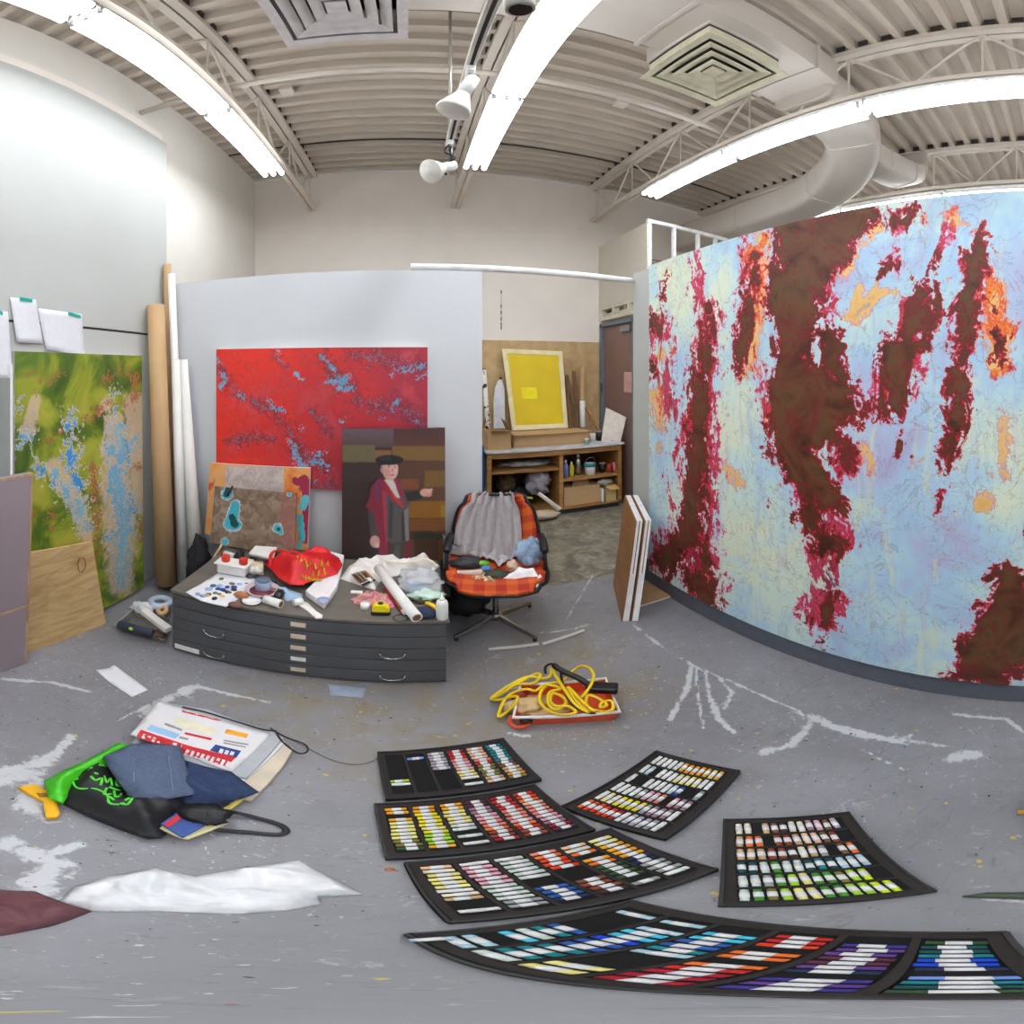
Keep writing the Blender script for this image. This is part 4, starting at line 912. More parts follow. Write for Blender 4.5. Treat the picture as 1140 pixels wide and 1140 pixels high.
crumple('tissue', 'white crumpled tissue behind the cream carton', 'tissue', a1(700, 300, ZT+.06), (.03, .025, .02), M_white, 71, .5)
# long white carton beneath the red bag
t = thing('long_white_carton', 'long white carton running under the red bag', 'carton', a2(150, 330)); q = x2([(185,130),(290,160),(235,400),(140,530),(0,430),(100,330)])
MB().prism(q, ZT+.001, ZT+.04).build('carton_body', mat('offwhite_card', (228, 224, 226)), t, .006)
MB().lathe([(0, 0), (.03, 0), (.03, .002), (0, .002)], a2(135, 455, ZT+.0405)).build('blue_oval_mark', mat('slate_blue_mark', (150, 160, 196)), t)
# red tote bag
t = thing('red_tote_bag', 'bright red tote bag with yellow lettering lying on the chest', 'bag', a1(960, 380)); hz = ZT+.045
outline = x1([(750,285),(830,265),(900,262),(1000,255),(1070,240),(1140,225)]) + x2([(100,125),(180,150),(250,190),(278,245),(240,310),(120,350),(0,385)]) + x1([(1060,465),(960,462),(880,420),(810,340)])
def rp(x, y): return 0
put_sheet('bag_body', '', '', outline, hz, [M_redb], parent=t, h=.05, freq=9, dome=.045, thick=.004, cell=.014, edge=.09)
g = MB()
for pts in ([(810,270),(815,190),(850,155),(930,160),(960,215),(965,265)], [(900,265),(960,165),(1020,175),(1060,215),(1070,262)]):
    g.tube(smooth_path([a1(X, Y, hz+.03+.02*math.sin(i)) for i, (X, Y) in enumerate(pts)], 5), .010, 8, flat=.45)
g.build('bag_handles', M_redb, t)
g = MB(); random.seed(11)      # yellow printed lettering, drawn as pen strokes
for j, (X0_, X1_, Yb, n_) in enumerate(((1010, 1150, 265, 8), (1000, 1170, 240, 7))):
    pass
lt = []
for i in range(11):
    X, Y = -60+i*22, 200-6*abs(i-5)+(i % 2)*22
    p = [(X, Y), (X+8, Y-18), (X+14, Y-2)] if i % 3 else [(X, Y-16), (X+6, Y), (X+16, Y-8)]
    lt.append(p)
body = [o for o in t.children if o.name.startswith('bag_body')][0]
bv = [v.co+t.location for v in body.data.vertices]
def zon(lst, p, up=.004):
    b_ = min(lst, key=lambda v: (v.x-p.x)**2+(v.y-p.y)**2); return Vector((p.x, p.y, b_.z+up))
for p in lt:
    g.tube([zon(bv, a2(X, Y, hz+.07)) for X, Y in p], .004, 6)
for i in range(7):
    X = -30+i*22; g.tube([zon(bv, a2(X+dx, 232+dy, hz+.07)) for dx, dy in ((0, 0), (10, -8), (18, 2))], .004, 6)
g.build('yellow_lettering', mat('yellow_print', (206, 176, 20)), t)
# canvas bag with brushes
t = thing('white_cloth_bag', 'white cloth bag spread open behind the paint brushes', 'bag', a2(420, 250))
put_sheet('bag_cloth', '', '', x2([(258,300),(330,200),(400,165),(540,145),(640,140),(760,165),(900,140),(1000,200),(960,240),(760,260),(620,290),(560,320),(520,380),(450,365),(350,330)]), ZT, [mat('bag_white', (224, 220, 214), .8)], parent=t, h=.07, freq=11, thick=.003, cell=.013, edge=.05)
MB().tube(smooth_path([a2(X, Y, ZT+.07) for X, Y in ((560,150),(620,165),(740,180),(900,150),(990,205))], 6), .009, 8, flat=.5).build('strap', mat('strap_cream', (226, 214, 190), .7), t)
bcol = [(110,50,36),(36,30,30),(150,110,60),(60,40,30),(176,150,96),(30,34,44),(120,60,60),(180,120,50)]
bl = ['dark red handle', 'black handle', 'tan handle', 'dark brown handle', 'cream handle', 'navy handle', 'rose handle', 'amber handle']
for i in range(8):
    a_ = a2(345+i*14, 262-i*4, ZT+.05); b_ = a2(440+i*12, 355-i*6, ZT+.03)
    t = thing('paint_brush', 'paint brush with %s in the fan before the white cloth bag' % bl[i], 'brush', b_, 'brushes on the white bag')
    m_ = a_.lerp(b_, .72); d = b_-a_
    MB().tube([a_, a_.lerp(b_, .3), m_], [.003, .0055, .004], 8).build('handle', mat('brush_'+bl[i].replace(' ', '_'), bcol[i], .4), t)
    MB().tube([m_, a_.lerp(b_, .84)], .0055, 8).build('ferrule', M_steel, t)
    MB().tube([a_.lerp(b_, .84), b_], [.0055, .002], 8).build('bristles', mat('bristle_dark', (50, 40, 34), .8), t)
roll('print_roll', 'long white print roll lying diagonally across the right half of the chest', 'roll', a2(545, 215, ZT+.075), a2(832, 588, ZT+.026), .026, .026, M_white, mat('brown_core', (120, 84, 60)))
a_, b_ = a2(590, 370, ZT+.015), a2(745, 555, ZT+.015); t = thing('red_marker', 'dark red rod with white tip lying left of the long print roll', 'rod', b_)
MB().tube([a_, a_.lerp(b_, .9)], .013, 10).build('rod_body', mat('dark_red', (140, 34, 20), .4), t); MB().tube([a_.lerp(b_, .9), b_], .011, 10).build('tip', M_white, t)
# clear bag
M_clear = mat('clear_film', (226, 228, 232), .15, alpha=.55)
t = thing('clear_plastic_bag', 'clear plastic bag with blue contents at the back right of the chest', 'bag', a2(850, 300))
crumple('bag_film', '', '', a2(850, 310, ZT+.05), (.10, .10, .055), M_clear, 12, .35, parent=t, n=34, mm=22, f=2.2)
crumple('blue_contents', '', '', a2(815, 350, ZT+.035), (.045, .04, .03), mat('sky_blue', (84, 160, 214), .5), 13, .4, parent=t)
tube_obj('paint_jar', 'red-topped little jar with green side beside the clear bag', 'jar', a2(715, 365, ZT+.002), a2(715, 365, ZT+.035), .017, mat('leaf_green', (110, 170, 50), .4), .012, M_red)
crumple('mint_wrapper', 'mint green crumpled plastic between the clear bag and the white bottle', 'wrapper', a2(900, 420, ZT+.025), (.085, .045, .024), mat('mint_film', (190, 216, 200), .3), 14, .5)
crumple('olive_lump', 'olive brown sponge in front of the clear bag', 'sponge', a2(870, 455, ZT+.014), (.03, .025, .014), mat('olive_sponge', (96, 92, 66), .9), 15, .4)
put_sheet('pink_wrappers', 'crumpled pink and tan candy-striped wrappers behind the tape measure', 'wrapper', x2([(335,450),(430,410),(560,400),(640,440),(690,510),(600,520),(480,500),(360,480)]), ZT, [mat('pink_wrap', (206, 150, 150), .5), mat('tan_wrap', (176, 140, 104), .5), mat('magenta_wrap', (190, 70, 130), .5), mat('rose_wrap', (214, 120, 110), .5)],
          h=.035, freq=26, cell=.011, paint=lambda x, y: int(abs(mnoise.noise(Vector((x*38, y*38, 1))))*9) % 4)
c_ = a2(445, 515, ZT); one('white_stopper', MB().lathe([(0, 0), (.022, 0), (.020, .03), (0, .03)], c_, n=12), mat('glossy_white', (244, 244, 244)), 'small white cap left of the tape measure', 'cap')
c_ = a2(382, 408, ZT); one('eraser', MB().box((c_.x-.028, c_.y-.012, ZT+.001), (c_.x+.028, c_.y+.012, ZT+.014)), M_white, 'white block eraser near the brushes', 'eraser', bevel=.004)
c_ = a2(560, 575, ZT); t = thing('tape_measure', 'yellow and black tape measure at the front of the chest', 'tape measure', c_)
cc_ = c_+Vector((0, .02, 0)); g = MB(); prof = [(-.036, 0), (.036, 0), (.038, .02), (.034, .045), (.012, .06), (-.02, .06), (-.036, .045)]
g.add([(cc_.x+p, cc_.y-.018, ZT+.001+q) for p, q in prof]+[(cc_.x+p, cc_.y+.018, ZT+.001+q) for p, q in prof], [tuple(range(7)), tuple(range(13, 6, -1))]+[(i, 7+i, 7+(i+1) % 7, (i+1) % 7) for i in range(7)])
g.build('case', mat('signal_yellow', (236, 214, 10), .35), t, .004)
MB().box((cc_.x-.040, cc_.y-.022, ZT+.0005), (cc_.x+.040, cc_.y+.022, ZT+.022)).build('bumper', M_black, t, .005)
MB().lathe([(0, 0), (.012, 0), (.012, .003), (0, .003)], (cc_.x, cc_.y, ZT+.0615)).build('button', M_black, t)
MB().tube([(cc_.x+.038, cc_.y, ZT+.004), (cc_.x+.052, cc_.y-.004, ZT+.003)], .004, 6).build('hook', M_steel, t)
c_ = a2(710, 590, ZT+.004); one('wire_ring', MB().tube([c_+Vector((.03*math.cos(k/16*2*PI), .03*math.sin(k/16*2*PI), 0)) for k in range(16)], .0022, 6, closed=True), M_black, 'thin dark wire ring between the tape measure and print roll', 'ring')
t = thing('navy_glove', 'navy and yellow work glove lying before the white bottle', 'glove', a2(900, 550)); crumple('palm', '', '', a2(905, 545, ZT+.024), (.05, .04, .024), mat('navy_cloth', (40, 50, 76), .8), 16, .3, parent=t)
MB().tube(smooth_path([a2(905, 480, ZT+.045), a2(945, 495, ZT+.055), a2(985, 525, ZT+.04)], 5), .011, 8).build('yellow_cuff', mat('cuff_yellow', (232, 186, 24), .6), t)
for i in range(4): MB().tube(smooth_path([a2(880-i*4, 530+i*14, ZT+.025), a2(852, 535+i*14, ZT+.02), a2(838+i*3, 548+i*14, ZT+.01)], 3), [.010, .010, .010, .009, .009, .008, .007], 8).build('finger', mat('navy_cloth', (40, 50, 76), .8), t)
c_ = a2(1022, 600, ZT)+Vector((0, .012, 0)); t = thing('white_squeeze_bottle', 'white squeeze bottle standing at the front right corner of the chest', 'bottle', c_)
MB().lathe([(0, 0), (.024, 0), (.026, .006), (.026, .085), (.022, .10), (.010, .108)], c_).build('bottle_body', M_white, t)
MB().lathe([(.010, .106), (.011, .106), (.011, .118), (.004, .122), (.003, .14), (0, .14)], c_).build('nozzle', mat('nozzle_white', (236, 236, 232), .4), t)
# ================================================================= CHAIR
HUB = Vector((.488, 2.232, 0)); fv = Vector((-HUB.x, -HUB.y, 0)).normalized(); sv = Vector((-fv.y, fv.x, 0))
def cf(s, f, z): return HUB + sv*s + fv*f + Vector((0, 0, z))
PR = [(.265, .375), (.255, .395), (.20, .392), (.05, .37), (-.12, .365), (-.20, .395), (-.235, .47), (-.275, .60), (-.300, .70), (-.312, .745), (-.322, .757)]
WD = [.10, .19, .245, .27, .27, .26, .25, .24, .215, .17, .13]
def shell(s, v, off=0, wk=1.0):
    t = max(0, min(.99999, v))*(len(PR)-1); i = int(t); k = t-i; g = lambda L, j: L[max(0, min(len(L)-1, j))]
    def cr(p0, p1, p2, p3): return .5*(2*p1+(p2-p0)*k+(2*p0-5*p1+4*p2-p3)*k*k+(3*p1-p0-3*p2+p3)*k**3)
    f, z = [cr(*[g(PR, i+d)[c] for d in (-1, 0, 1, 2)]) for c in (0, 1)]
    w_ = cr(*[g(WD, i+d) for d in (-1, 0, 1, 2)])*wk
    f2, z2 = [g(PR, i+1)[c]-g(PR, i)[c] for c in (0, 1)]; L = math.hypot(f2, z2); nf, nz = z2/L, -f2/L   # normal towards sitter
    up = max(0, min(1, (v-.35)/.25)); cup = (s*s)*(.03+.05*up)
    return cf(s*w_, f+nf*(off+cup), z+nz*(off+cup))
def surf(off, wk, v0, v1, nu=16, nv=44, s0=-1, s1=1, fold=None):
    vs = []
    for j in range(nv+1):
        for i in range(nu+1):
            s = s0+(s1-s0)*i/nu; v = v0+(v1-v0)*j/nv; o = off+(fold(s, v) if fold else 0); vs.append(shell(s, v, o, wk))
    return vs, [(j*(nu+1)+i, j*(nu+1)+i+1, (j+1)*(nu+1)+i+1, (j+1)*(nu+1)+i) for j in range(nv) for i in range(nu)]
n = NT('orange_plaid_wool', .85)
dotn = n.t.nodes.new('ShaderNodeVectorMath'); dotn.operation = 'DOT_PRODUCT'; n.link(n.tc, dotn.inputs[0]); dotn.inputs[1].default_value = tuple(sv)
u_ = dotn.outputs['Value']; sep = n.t.nodes.new('ShaderNodeSeparateXYZ'); n.link(n.tc, sep.inputs[0])
dot2 = n.t.nodes.new('ShaderNodeVectorMath'); dot2.operation = 'DOT_PRODUCT'; n.link(n.tc, dot2.inputs[0]); dot2.inputs[1].default_value = (fv.x*.9, fv.y*.9, -1)
b1 = n.step(n.math('SINE', n.math('MULTIPLY', u_, 58)), -.25, .25); b2 = n.step(n.math('SINE', n.math('MULTIPLY', dot2.outputs['Value'], 58)), -.25, .25)
c = n.mix(n.math('MULTIPLY', n.math('ADD', b1, b2), .5), (218, 96, 34), (172, 36, 22)); fi = n.noise(160, 3)
c = n.mix(n.math('MULTIPLY', n.step(fi, .5, .7), .3), c, (150, 110, 40)); M_plaid = n.done(c, fi, .2)
t = thing('swivel_chair', 'orange plaid swivel bucket chair with black shell piled with things before the back room', 'chair', HUB)
vs, fs = surf(.012, 1, 0, 1); pad = MB().add(vs, fs, 0, True).build('upholstered_seat', M_plaid, t); s_ = pad.modifiers.new('t', 'SOLIDIFY'); s_.thickness = .022; s_.offset = -1
vs, fs = surf(-.014, 1.05, 0, 1); sh = MB().add(vs, fs, 0, True).build('black_shell', M_black, t); s_ = sh.modifiers.new('t', 'SOLIDIFY'); s_.thickness = .014; s_.offset = -1
rim = [shell(-1, v/30, .0, 1.04) for v in range(31)]+[shell(1, 1-v/30, .0, 1.04) for v in range(31)]
MB().tube(rim, .011, 8, closed=True).build('piping', M_black, sh)
for sg in (-1, 1):
    p = smooth_path([cf(sg*.255, .06, .38), cf(sg*.262, .08, .45), cf(sg*.262, .06, .545), cf(sg*.262, -.04, .57), cf(sg*.26, -.18, .555), cf(sg*.245, -.235, .50)], 5)
    ar = MB().tube(p, .011, 8).build('armrest', M_black, t)
    MB().tube(smooth_path([cf(sg*.262, .08, .555), cf(sg*.264, -.02, .58), cf(sg*.262, -.16, .57)], 4), [.016]+[.022]*7+[.016], 8).build('arm_pad', M_black, ar)
M_chrome = mat('brushed_chrome', (176, 174, 168), .22, .95)
MB().tube([cf(0, 0, .06), cf(0, 0, .345)], .018, 14).build('column', M_chrome, t)
MB().lathe([(.08, .31), (.09, .33), (.09, .345), (0, .35)], HUB).build('mount', M_black, t)
ba = MB().lathe([(0, .045), (.035, .045), (.038, .08), (.024, .095), (0, .095)], HUB).build('hub', M_chrome, t)
for k in range(4):
    a = R(32+90*k); d = Vector((math.cos(a), math.sin(a), 0)); e = HUB+d*.29; q = Vector((-d.y, d.x, 0))
    lg = MB().hexa([HUB+d*.02-q*.016+Vector((0,0,.05)), HUB+d*.02+q*.016+Vector((0,0,.05)), e+q*.011+Vector((0,0,.022)), e-q*.011+Vector((0,0,.022))],
              [HUB+d*.02-q*.012+Vector((0,0,.085)), HUB+d*.02+q*.012+Vector((0,0,.085)), e+q*.008+Vector((0,0,.042)), e-q*.008+Vector((0,0,.042))]).build('leg', M_chrome, t, .003)
    MB().tube([e-d*.01+Vector((0,0,.0)), e-d*.01+Vector((0,0,.024))], .012, 10).build('foot', M_black, lg)
# grey cloth over the back
def fold(s, v): return .013*math.sin(s*11+v*6)+.010*math.sin(s*27-v*12+1)+.006*math.sin(s*47+v*5)+.006*mnoise.noise(Vector((s*6, v*14, 2)))+.050
NU, NV = 40, 46; vs = []
for j in range(NV+1):
    for i in range(NU+1):
        a = i/NU; b = j/NV
        hem = .40+.12*max(0, 1-a*1.9)-.05*math.exp(-((a-.62)/.16)**2)+.015*math.sin(a*17)
        v = 1.0-(1.0-hem)*b; s = (-.80+1.45*a)*(1-.0*b)*(1+.20*b*(1 if a < .5 else -.1))-.06*b
        vs.append(shell(max(-1.02, s), v, .012+fold(s, v), 1.02)+Vector((0, 0, .012*(1-b)**4)))
g = MB(); g.add(vs, [(j*(NU+1)+i, j*(NU+1)+i+1, (j+1)*(NU+1)+i+1, (j+1)*(NU+1)+i) for j in range(NV) for i in range(NU)], 0, True)
o = one('grey_cloth', g, mat('grey_linen', (176, 170, 172), .9, var=.06, scale=40, bump=.2), 'grey cloth draped in folds over the back of the swivel chair', 'cloth', recalc=False)
s_ = o.modifiers.new('t', 'SOLIDIFY'); s_.thickness = .004
c5 = lambda X, Y, z=.42: at(480+X/6, 540+Y/6, Z=z)
x5 = lambda pts, z=.42: [tuple(c5(X, Y, z))[:2] for X, Y in pts]
crumple('dark_pouch', 'black and grey pouch lying at the left back of the chair seat', 'pouch', c5(235, 525, .435), (.085, .05, .04), mat('pouch_grey', (54, 54, 60), .6), 21, .35)
a_, b_ = c5(175, 585, .427), c5(345, 585, .427); one('white_strip_box', MB().box((a_.x, a_.y-.018, .415), (b_.x, a_.y+.014, .435)), mat('cream_strip', (216, 204, 190)), 'flat cream coloured box at the left front of the chair seat', 'box', bevel=.003)
put_sheet('leaflet', 'colourful creased leaflets on the front left of the chair seat', 'leaflet', x5([(240,615),(340,590),(380,585),(460,650),(420,665),(320,695)], .413), .411, [mat('leaflet_cream', (220, 206, 170)), mat('leaflet_red', (200, 80, 60)), mat('leaflet_green', (130, 140, 96))], h=.02, freq=20, cell=.01,
          paint=lambda x, y: int(abs(mnoise.noise(Vector((x*30, y*30, 5))))*8) % 3)
crumple('green_packet', 'small green packet tucked between the pouch and the grey cloth', 'packet', c5(350, 525, .44), (.03, .02, .02), mat('leaf_green2', (110, 190, 60)), 23, .3)
crumple('blue_packet', 'small sky blue packet in front of the green one on the chair', 'packet', c5(368, 558, .433), (.026, .02, .018), mat('sky_blue2', (90, 150, 220)), 24, .3)
crumple('dark_green_cloth', 'dark green cloth lump in the middle of the chair seat', 'cloth', c5(430, 595, .42), (.07, .05, .018), mat('dark_green_cloth', (62, 66, 52), .9), 25, .4)
crumple('cloth_hat', 'pale blue crumpled cloth cap propped at the right of the chair seat', 'cap', c5(648, 450, .515)+fv*-.0, (.068, .045, .088), mat('denim_pale', (150, 176, 206), .8, var=.15, scale=30), 26, .5)
put_sheet('white_towel', 'white cloth curling along the right front edge of the chair seat', 'towel', x5([(480,620),(560,585),(620,572),(700,588),(765,645),(720,690),(670,680),(690,645),(640,630),(560,635)], .42), .417, [mat('white_cotton', (234, 234, 238), .85)], h=.045, freq=12, cell=.01, dome=.015)
crumple('peach_tissue', 'peach coloured tissue beside the pale blue cap on the chair', 'tissue', c5(545, 540, .44), (.03, .03, .035), mat('peach_tissue', (222, 190, 170), .8), 27, .4)
crumple('dark_backpack', 'black bag on the floor between the plan chest and the swivel chair', 'bag', Vector((.345, 2.40, .11)), (.14, .13, .11), mat('bag_black', (30, 31, 36), .7), 31, .18)
one('grey_blanket_corner', MB().prism([(.21, 2.36), (.25, 2.34), (.25, 2.5), (.21, 2.52)], [.0]*4, [.60, .55, .56, .62]), mat('grey_cardboard', (120, 118, 124)), 'thin grey sheet standing in the gap left of the swivel chair', 'board', bevel=.004)
one('floor_strip', MB().slab([at(544, 722, Z=.004), at(600, 716, Z=.004), at(600, 718.5, Z=.004), at(544, 724.5, Z=.004)], (0, 0, .006)), mat('strip_white', (206, 202, 198)), 'short pale wooden strip lying on the floor in front of the swivel chair', 'strip')
one('floor_strip', MB().slab([at(604, 716, Z=.004), at(650, 701, Z=.004), at(651, 703, Z=.004), at(605, 719, Z=.004)], (0, 0, .006)), mat('strip_white', (206, 202, 198)), 'thin pale strip on the floor right of the swivel chair base', 'strip')

# ================================================================= BACK ROOM: bench
M_oak = wood('bench_wood', (140, 98, 50), (174, 128, 72), (3, 12, 30), .55); M_osb = wood('wall_sheet_wood', (186, 154, 108), (206, 176, 130), (6, 6, 6), .7)
one('wooden_backboard', MB().box((.50, 4.735, .02), (2.362, 4.757, 1.93)), M_osb, 'big tan wooden sheet fixed on the back wall behind the bench', 'board')
BX0, BX1, BY0, BY1, BZ = .80, 2.30, 4.05, 4.70, .745
t = thing('work_bench', 'wooden bench with white worktop and open shelves against the back wall', 'bench', (1.55, 4.35, 0))
MB().box((BX0-.02, BY0-.02, BZ), (BX1+.03, BY1, BZ+.022)).build('worktop', mat('worktop_white', (206, 206, 212), .4), t, .003)
MB().box((BX0, BY0, BZ-.06), (BX1, BY0+.03, BZ-.001)).build('front_rail', M_oak, t)
xm = at(625, 540, Y=BY0).x
for x in (BX0+.02, xm, BX1-.02): MB().box((x-.022, BY0, .085), (x+.022, BY1-.02, BZ-.062)).build('upright', M_oak, t)
zl, zr = .53, at(640, 533, Y=BY0).z
MB().box((BX0+.045, BY0+.01, .52), (xm-.024, BY1-.02, .545)).build('shelf', M_oak, t)
MB().box((xm+.024, BY0+.01, .385), (BX1-.045, BY1-.02, .41)).build('shelf', M_oak, t)
MB().box((BX0+.02, BY0+.02, .06), (BX1-.02, BY1-.02, .084)).build('bottom_board', M_oak, t)
MB().box((BX0+.01, BY0+.05, .0), (BX1-.01, BY1-.05, .06)).build('plinth', mat('plinth_dark', (34, 36, 44)), t)
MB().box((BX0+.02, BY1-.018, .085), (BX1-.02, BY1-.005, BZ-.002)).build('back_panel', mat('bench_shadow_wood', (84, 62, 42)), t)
z3 = lambda X, Y, Yw: at(530+X/6.333, 370+Y/6.333, Y=Yw)
z4 = lambda X, Y, Yw: at(530+X/6.333, 470+Y/6.333, Y=Yw)
TOP = BZ+.023
# long cardboard box and screen frame on it
a_, b_ = z4(265, 185, 4.16), z4(800, 160, 4.16)
t = thing('long_cardboard_box', 'long flat cardboard box on the bench under the yellow screen', 'box', ((a_.x+b_.x)/2, 4.3, TOP))
MB().box((a_.x, 4.16, TOP), (b_.x, 4.46, TOP+.135)).build('carton', M_card, t, .004)
MB().box((a_.x-.005, 4.12, TOP+.136), (b_.x+.01, 4.30, TOP+.142)).build('flap', M_card, t); MB().box((a_.x, 4.158, TOP+.02), (b_.x, 4.1595, TOP+.022)).build('crease', M_cardd, t)
t = thing('silkscreen_frame', 'pale wooden frame with yellow mesh propped on the long cardboard box', 'frame', (1.45, 4.4, TOP+.136))
zb = TOP+.145; F_ = [at(559, 388, Y=4.66), at(626, 391, Y=4.66), at(632.5, 476, Y=4.44), at(570.5, 478, Y=4.44)]; F_[2].z = F_[3].z = zb
ctr = sum(F_, Vector())/4; nrm = (F_[1]-F_[0]).cross(F_[3]-F_[0]).normalized(); nrm = nrm if nrm.y > 0 else -nrm
def bil(u, v): return (F_[0]*(1-u)+F_[1]*u)*(1-v)+(F_[3]*(1-u)+F_[2]*u)*v
M_pine = wood('pale_pine', (226, 208, 160), (238, 224, 184), (10, 10, 10))
k = .075; kv = .06
for q in ([(0,0),(1,0),(1,kv),(0,kv)], [(0,1-kv),(1,1-kv),(1,1),(0,1)], [(0,kv),(k,kv),(k,1-kv),(0,1-kv)], [(1-k,kv),(1,kv),(1,1-kv),(1-k,1-kv)]):
    MB().slab([bil(*p) for p in q], nrm*.03).build('frame_bar', M_pine, t, .002)
me_ = MB().slab([bil(*p)+nrm*.008 for p in ((k,kv),(1-k,kv),(1-k,1-kv),(k,1-kv))], nrm*.004).build('yellow_mesh', mat('mustard_mesh', (222, 192, 0), .6, var=.05, scale=4), t)
MB().slab([bil(*p)+nrm*.0065 for p in ((.24,.48),(.50,.48),(.50,.62),(.24,.62))], nrm*.001).build('bright_patch', mat('lemon_patch', (244, 226, 0), .6), me_)
# boxes and things at the left end of the bench
a_, b_ = z4(80, 185, 4.10), z4(245, 180, 4.10)
t = thing('cardboard_box', 'open cardboard box at the left end of the bench with loose flaps', 'box', ((a_.x+b_.x)/2, 4.22, TOP))
g = MB(); x0_, x1_ = a_.x, b_.x; g.box((x0_, 4.10, TOP), (x1_, 4.106, TOP+.19)); g.box((x0_, 4.34, TOP), (x1_, 4.346, TOP+.19)); g.box((x0_, 4.106, TOP), (x0_+.005, 4.34, TOP+.19)); g.box((x1_-.005, 4.106, TOP), (x1_, 4.34, TOP+.19)); g.box((x0_, 4.106, TOP), (x1_, 4.34, TOP+.004)); g.build('carton', M_card, t)
MB().slab([(x0_+.03, 4.106, TOP+.19), (x1_, 4.106, TOP+.19), (x1_+.02, 4.03, TOP+.20), (x0_+.05, 4.03, TOP+.21)], (0, 0, .004)).build('flap', mat('flap_orange', (206, 160, 100), .7), t)
MB().slab([(x1_, 4.106, TOP+.19), (x1_, 4.34, TOP+.19), (x1_-.05, 4.34, TOP+.30), (x1_-.05, 4.106, TOP+.29)], (.004, 0, 0)).build('flap', M_cardd, t)
t = thing('white_tall_board', 'white round-topped board standing between the left box and the yellow screen', 'board', z3(155, 600, 4.50))
p = [z3(X, Y, 4.5) for X, Y in ((125, 625), (125, 480), (135, 390), (155, 340), (182, 335), (200, 400), (205, 640))]
for q in (p[0], p[-1]): q.z = TOP
MB().slab(p, (0, .02, 0)).build('board', mat('pale_blue_white', (214, 218, 224)), t); MB().slab([z3(168, 30*11, 4.49), z3(182, 330, 4.49), z3(182, 315, 4.49), z3(168, 315, 4.49)], (0, .02, 0)).build('dark_clip', M_black, t)
t = thing('spotted_roll', 'black and white spotted tube leaning at the far left of the bench', 'tube', (.93, 4.5, TOP)); a_, b_ = z3(90, 590, 4.48), z3(55, 265, 4.6); a_.z = TOP+.02
n = NT('spotted_paint', .5); M_spot = n.done(n.mix(n.step(n.noise(18, 2, 0), .55, .58), (232, 230, 226), (24, 24, 26)))
MB().tube([a_, b_], .028, 14).build('tube_body', M_spot, t); MB().tube([b_, b_+(b_-a_).normalized()*.01], .024, 12).build('end_cap', M_black, t)
# leaning strips, tube, plank, board
for X0_, X1_, Yt, w_, lb in ((690, 720, 270, .02, 'dark wooden strip leaning right of the yellow screen, tallest one'), (655, 690, 300, .022, 'dark wooden strip crossing behind the tallest strip'), (640, 660, 320, .018, 'dark wooden strip right beside the yellow screen frame')):
    a_, b_ = z3(X1_+(60 if w_ == .022 else 10), 660, 4.56), z3(X0_-(0 if w_ != .022 else 15), Yt, 4.71); a_.z = TOP
    one('wooden_strip', MB().hexa([a_+Vector((-w_, 0, 0)), a_+Vector((w_, 0, 0)), a_+Vector((w_, .012, 0)), a_+Vector((-w_, .012, 0))], [b_+Vector((-w_, 0, 0)), b_+Vector((w_, 0, 0)), b_+Vector((w_, .012, 0)), b_+Vector((-w_, .012, 0))]), wood('dark_strip', (106, 76, 48), (136, 102, 66), (20, 20, 3)), lb, 'wood strip', 'wooden strips on the bench')
t = thing('labelled_tube', 'upright cardboard tube with a white label right of the yellow screen', 'tube', z3(748, 690, 4.52)); a_, b_ = z3(750, 690, 4.52), z3(748, 245, 4.66); a_.z = TOP
MB().tube([a_, b_], .030, 16).build('tube_body', M_card, t); MB().tube([a_.lerp(b_, .15), a_.lerp(b_, .52)], .0325, 16).build('white_label', M_white, t); MB().tube([b_, b_+(b_-a_).normalized()*.004], .026, 16).build('hollow_end', M_cardd, t)
a_, b_ = z3(905, 690, 4.34), z3(775, 515, 4.60); a_.z = TOP+.002
one('diagonal_plank', MB().hexa([a_+Vector((-.02, 0, 0)), a_+Vector((.02, 0, 0)), a_+Vector((.02, .03, 0)), a_+Vector((-.02, .03, 0))], [b_+Vector((-.02, 0, 0)), b_+Vector((.02, 0, 0)), b_+Vector((.02, .03, 0)), b_+Vector((-.02, .03, 0))]), M_oak, 'short orange-brown plank slanting across the right part of the bench', 'plank')
t = thing('white_square', 'warm white square panel leaning at the right end of the bench', 'panel', (2.2, 4.3, TOP))
p = [z4(945, 130, 4.12), z4(1060, 130, 4.12), z3(1062, 600, 4.26), z3(920, 530, 4.42), z3(905, 660, 4.36)]; p = [Vector((2.11, 4.18, TOP)), Vector((2.29, 4.06, TOP)), z3(1060, 600, 4.10), z3(915, 530, 4.30)]
MB().slab(p, (.01, .018, 0)).build('board', mat('warm_white_board', (214, 204, 194)), t)
def pot(name, lb, cat, X, Y, Yw, r, h, m, z=TOP, lidm=None, group=None, zc=z4):
    c_ = zc(X, Y, Yw); c_.z = z; t = thing(name, lb, cat, c_, group)
    MB().lathe([(0, 0), (r, 0), (r, h*.78), (r*.6, h*.9), (r*.5, h), (0, h)] if lidm == 'bottle' else [(0, 0), (r*.92, 0), (r, h), (r*.93, h), (r*.86, .01), (0, .01)] if lidm is None else [(0, 0), (r, 0), (r, h), (0, h)], c_).build('body', m, t)
    if lidm == 'bottle': MB().lathe([(0, h), (r*.45, h), (r*.45, h*1.15), (0, h*1.15)], c_).build('cap', M_white, t)
    elif lidm: MB().lathe([(0, h), (r*1.03, h), (r*1.03, h+.014), (0, h+.014)], c_).build('lid', lidm, t)
    return t
pot('white_cup', 'white cup with green marks lying among the black pots on the bench', 'cup', 820, 130, 4.25, .035, .09, M_white)
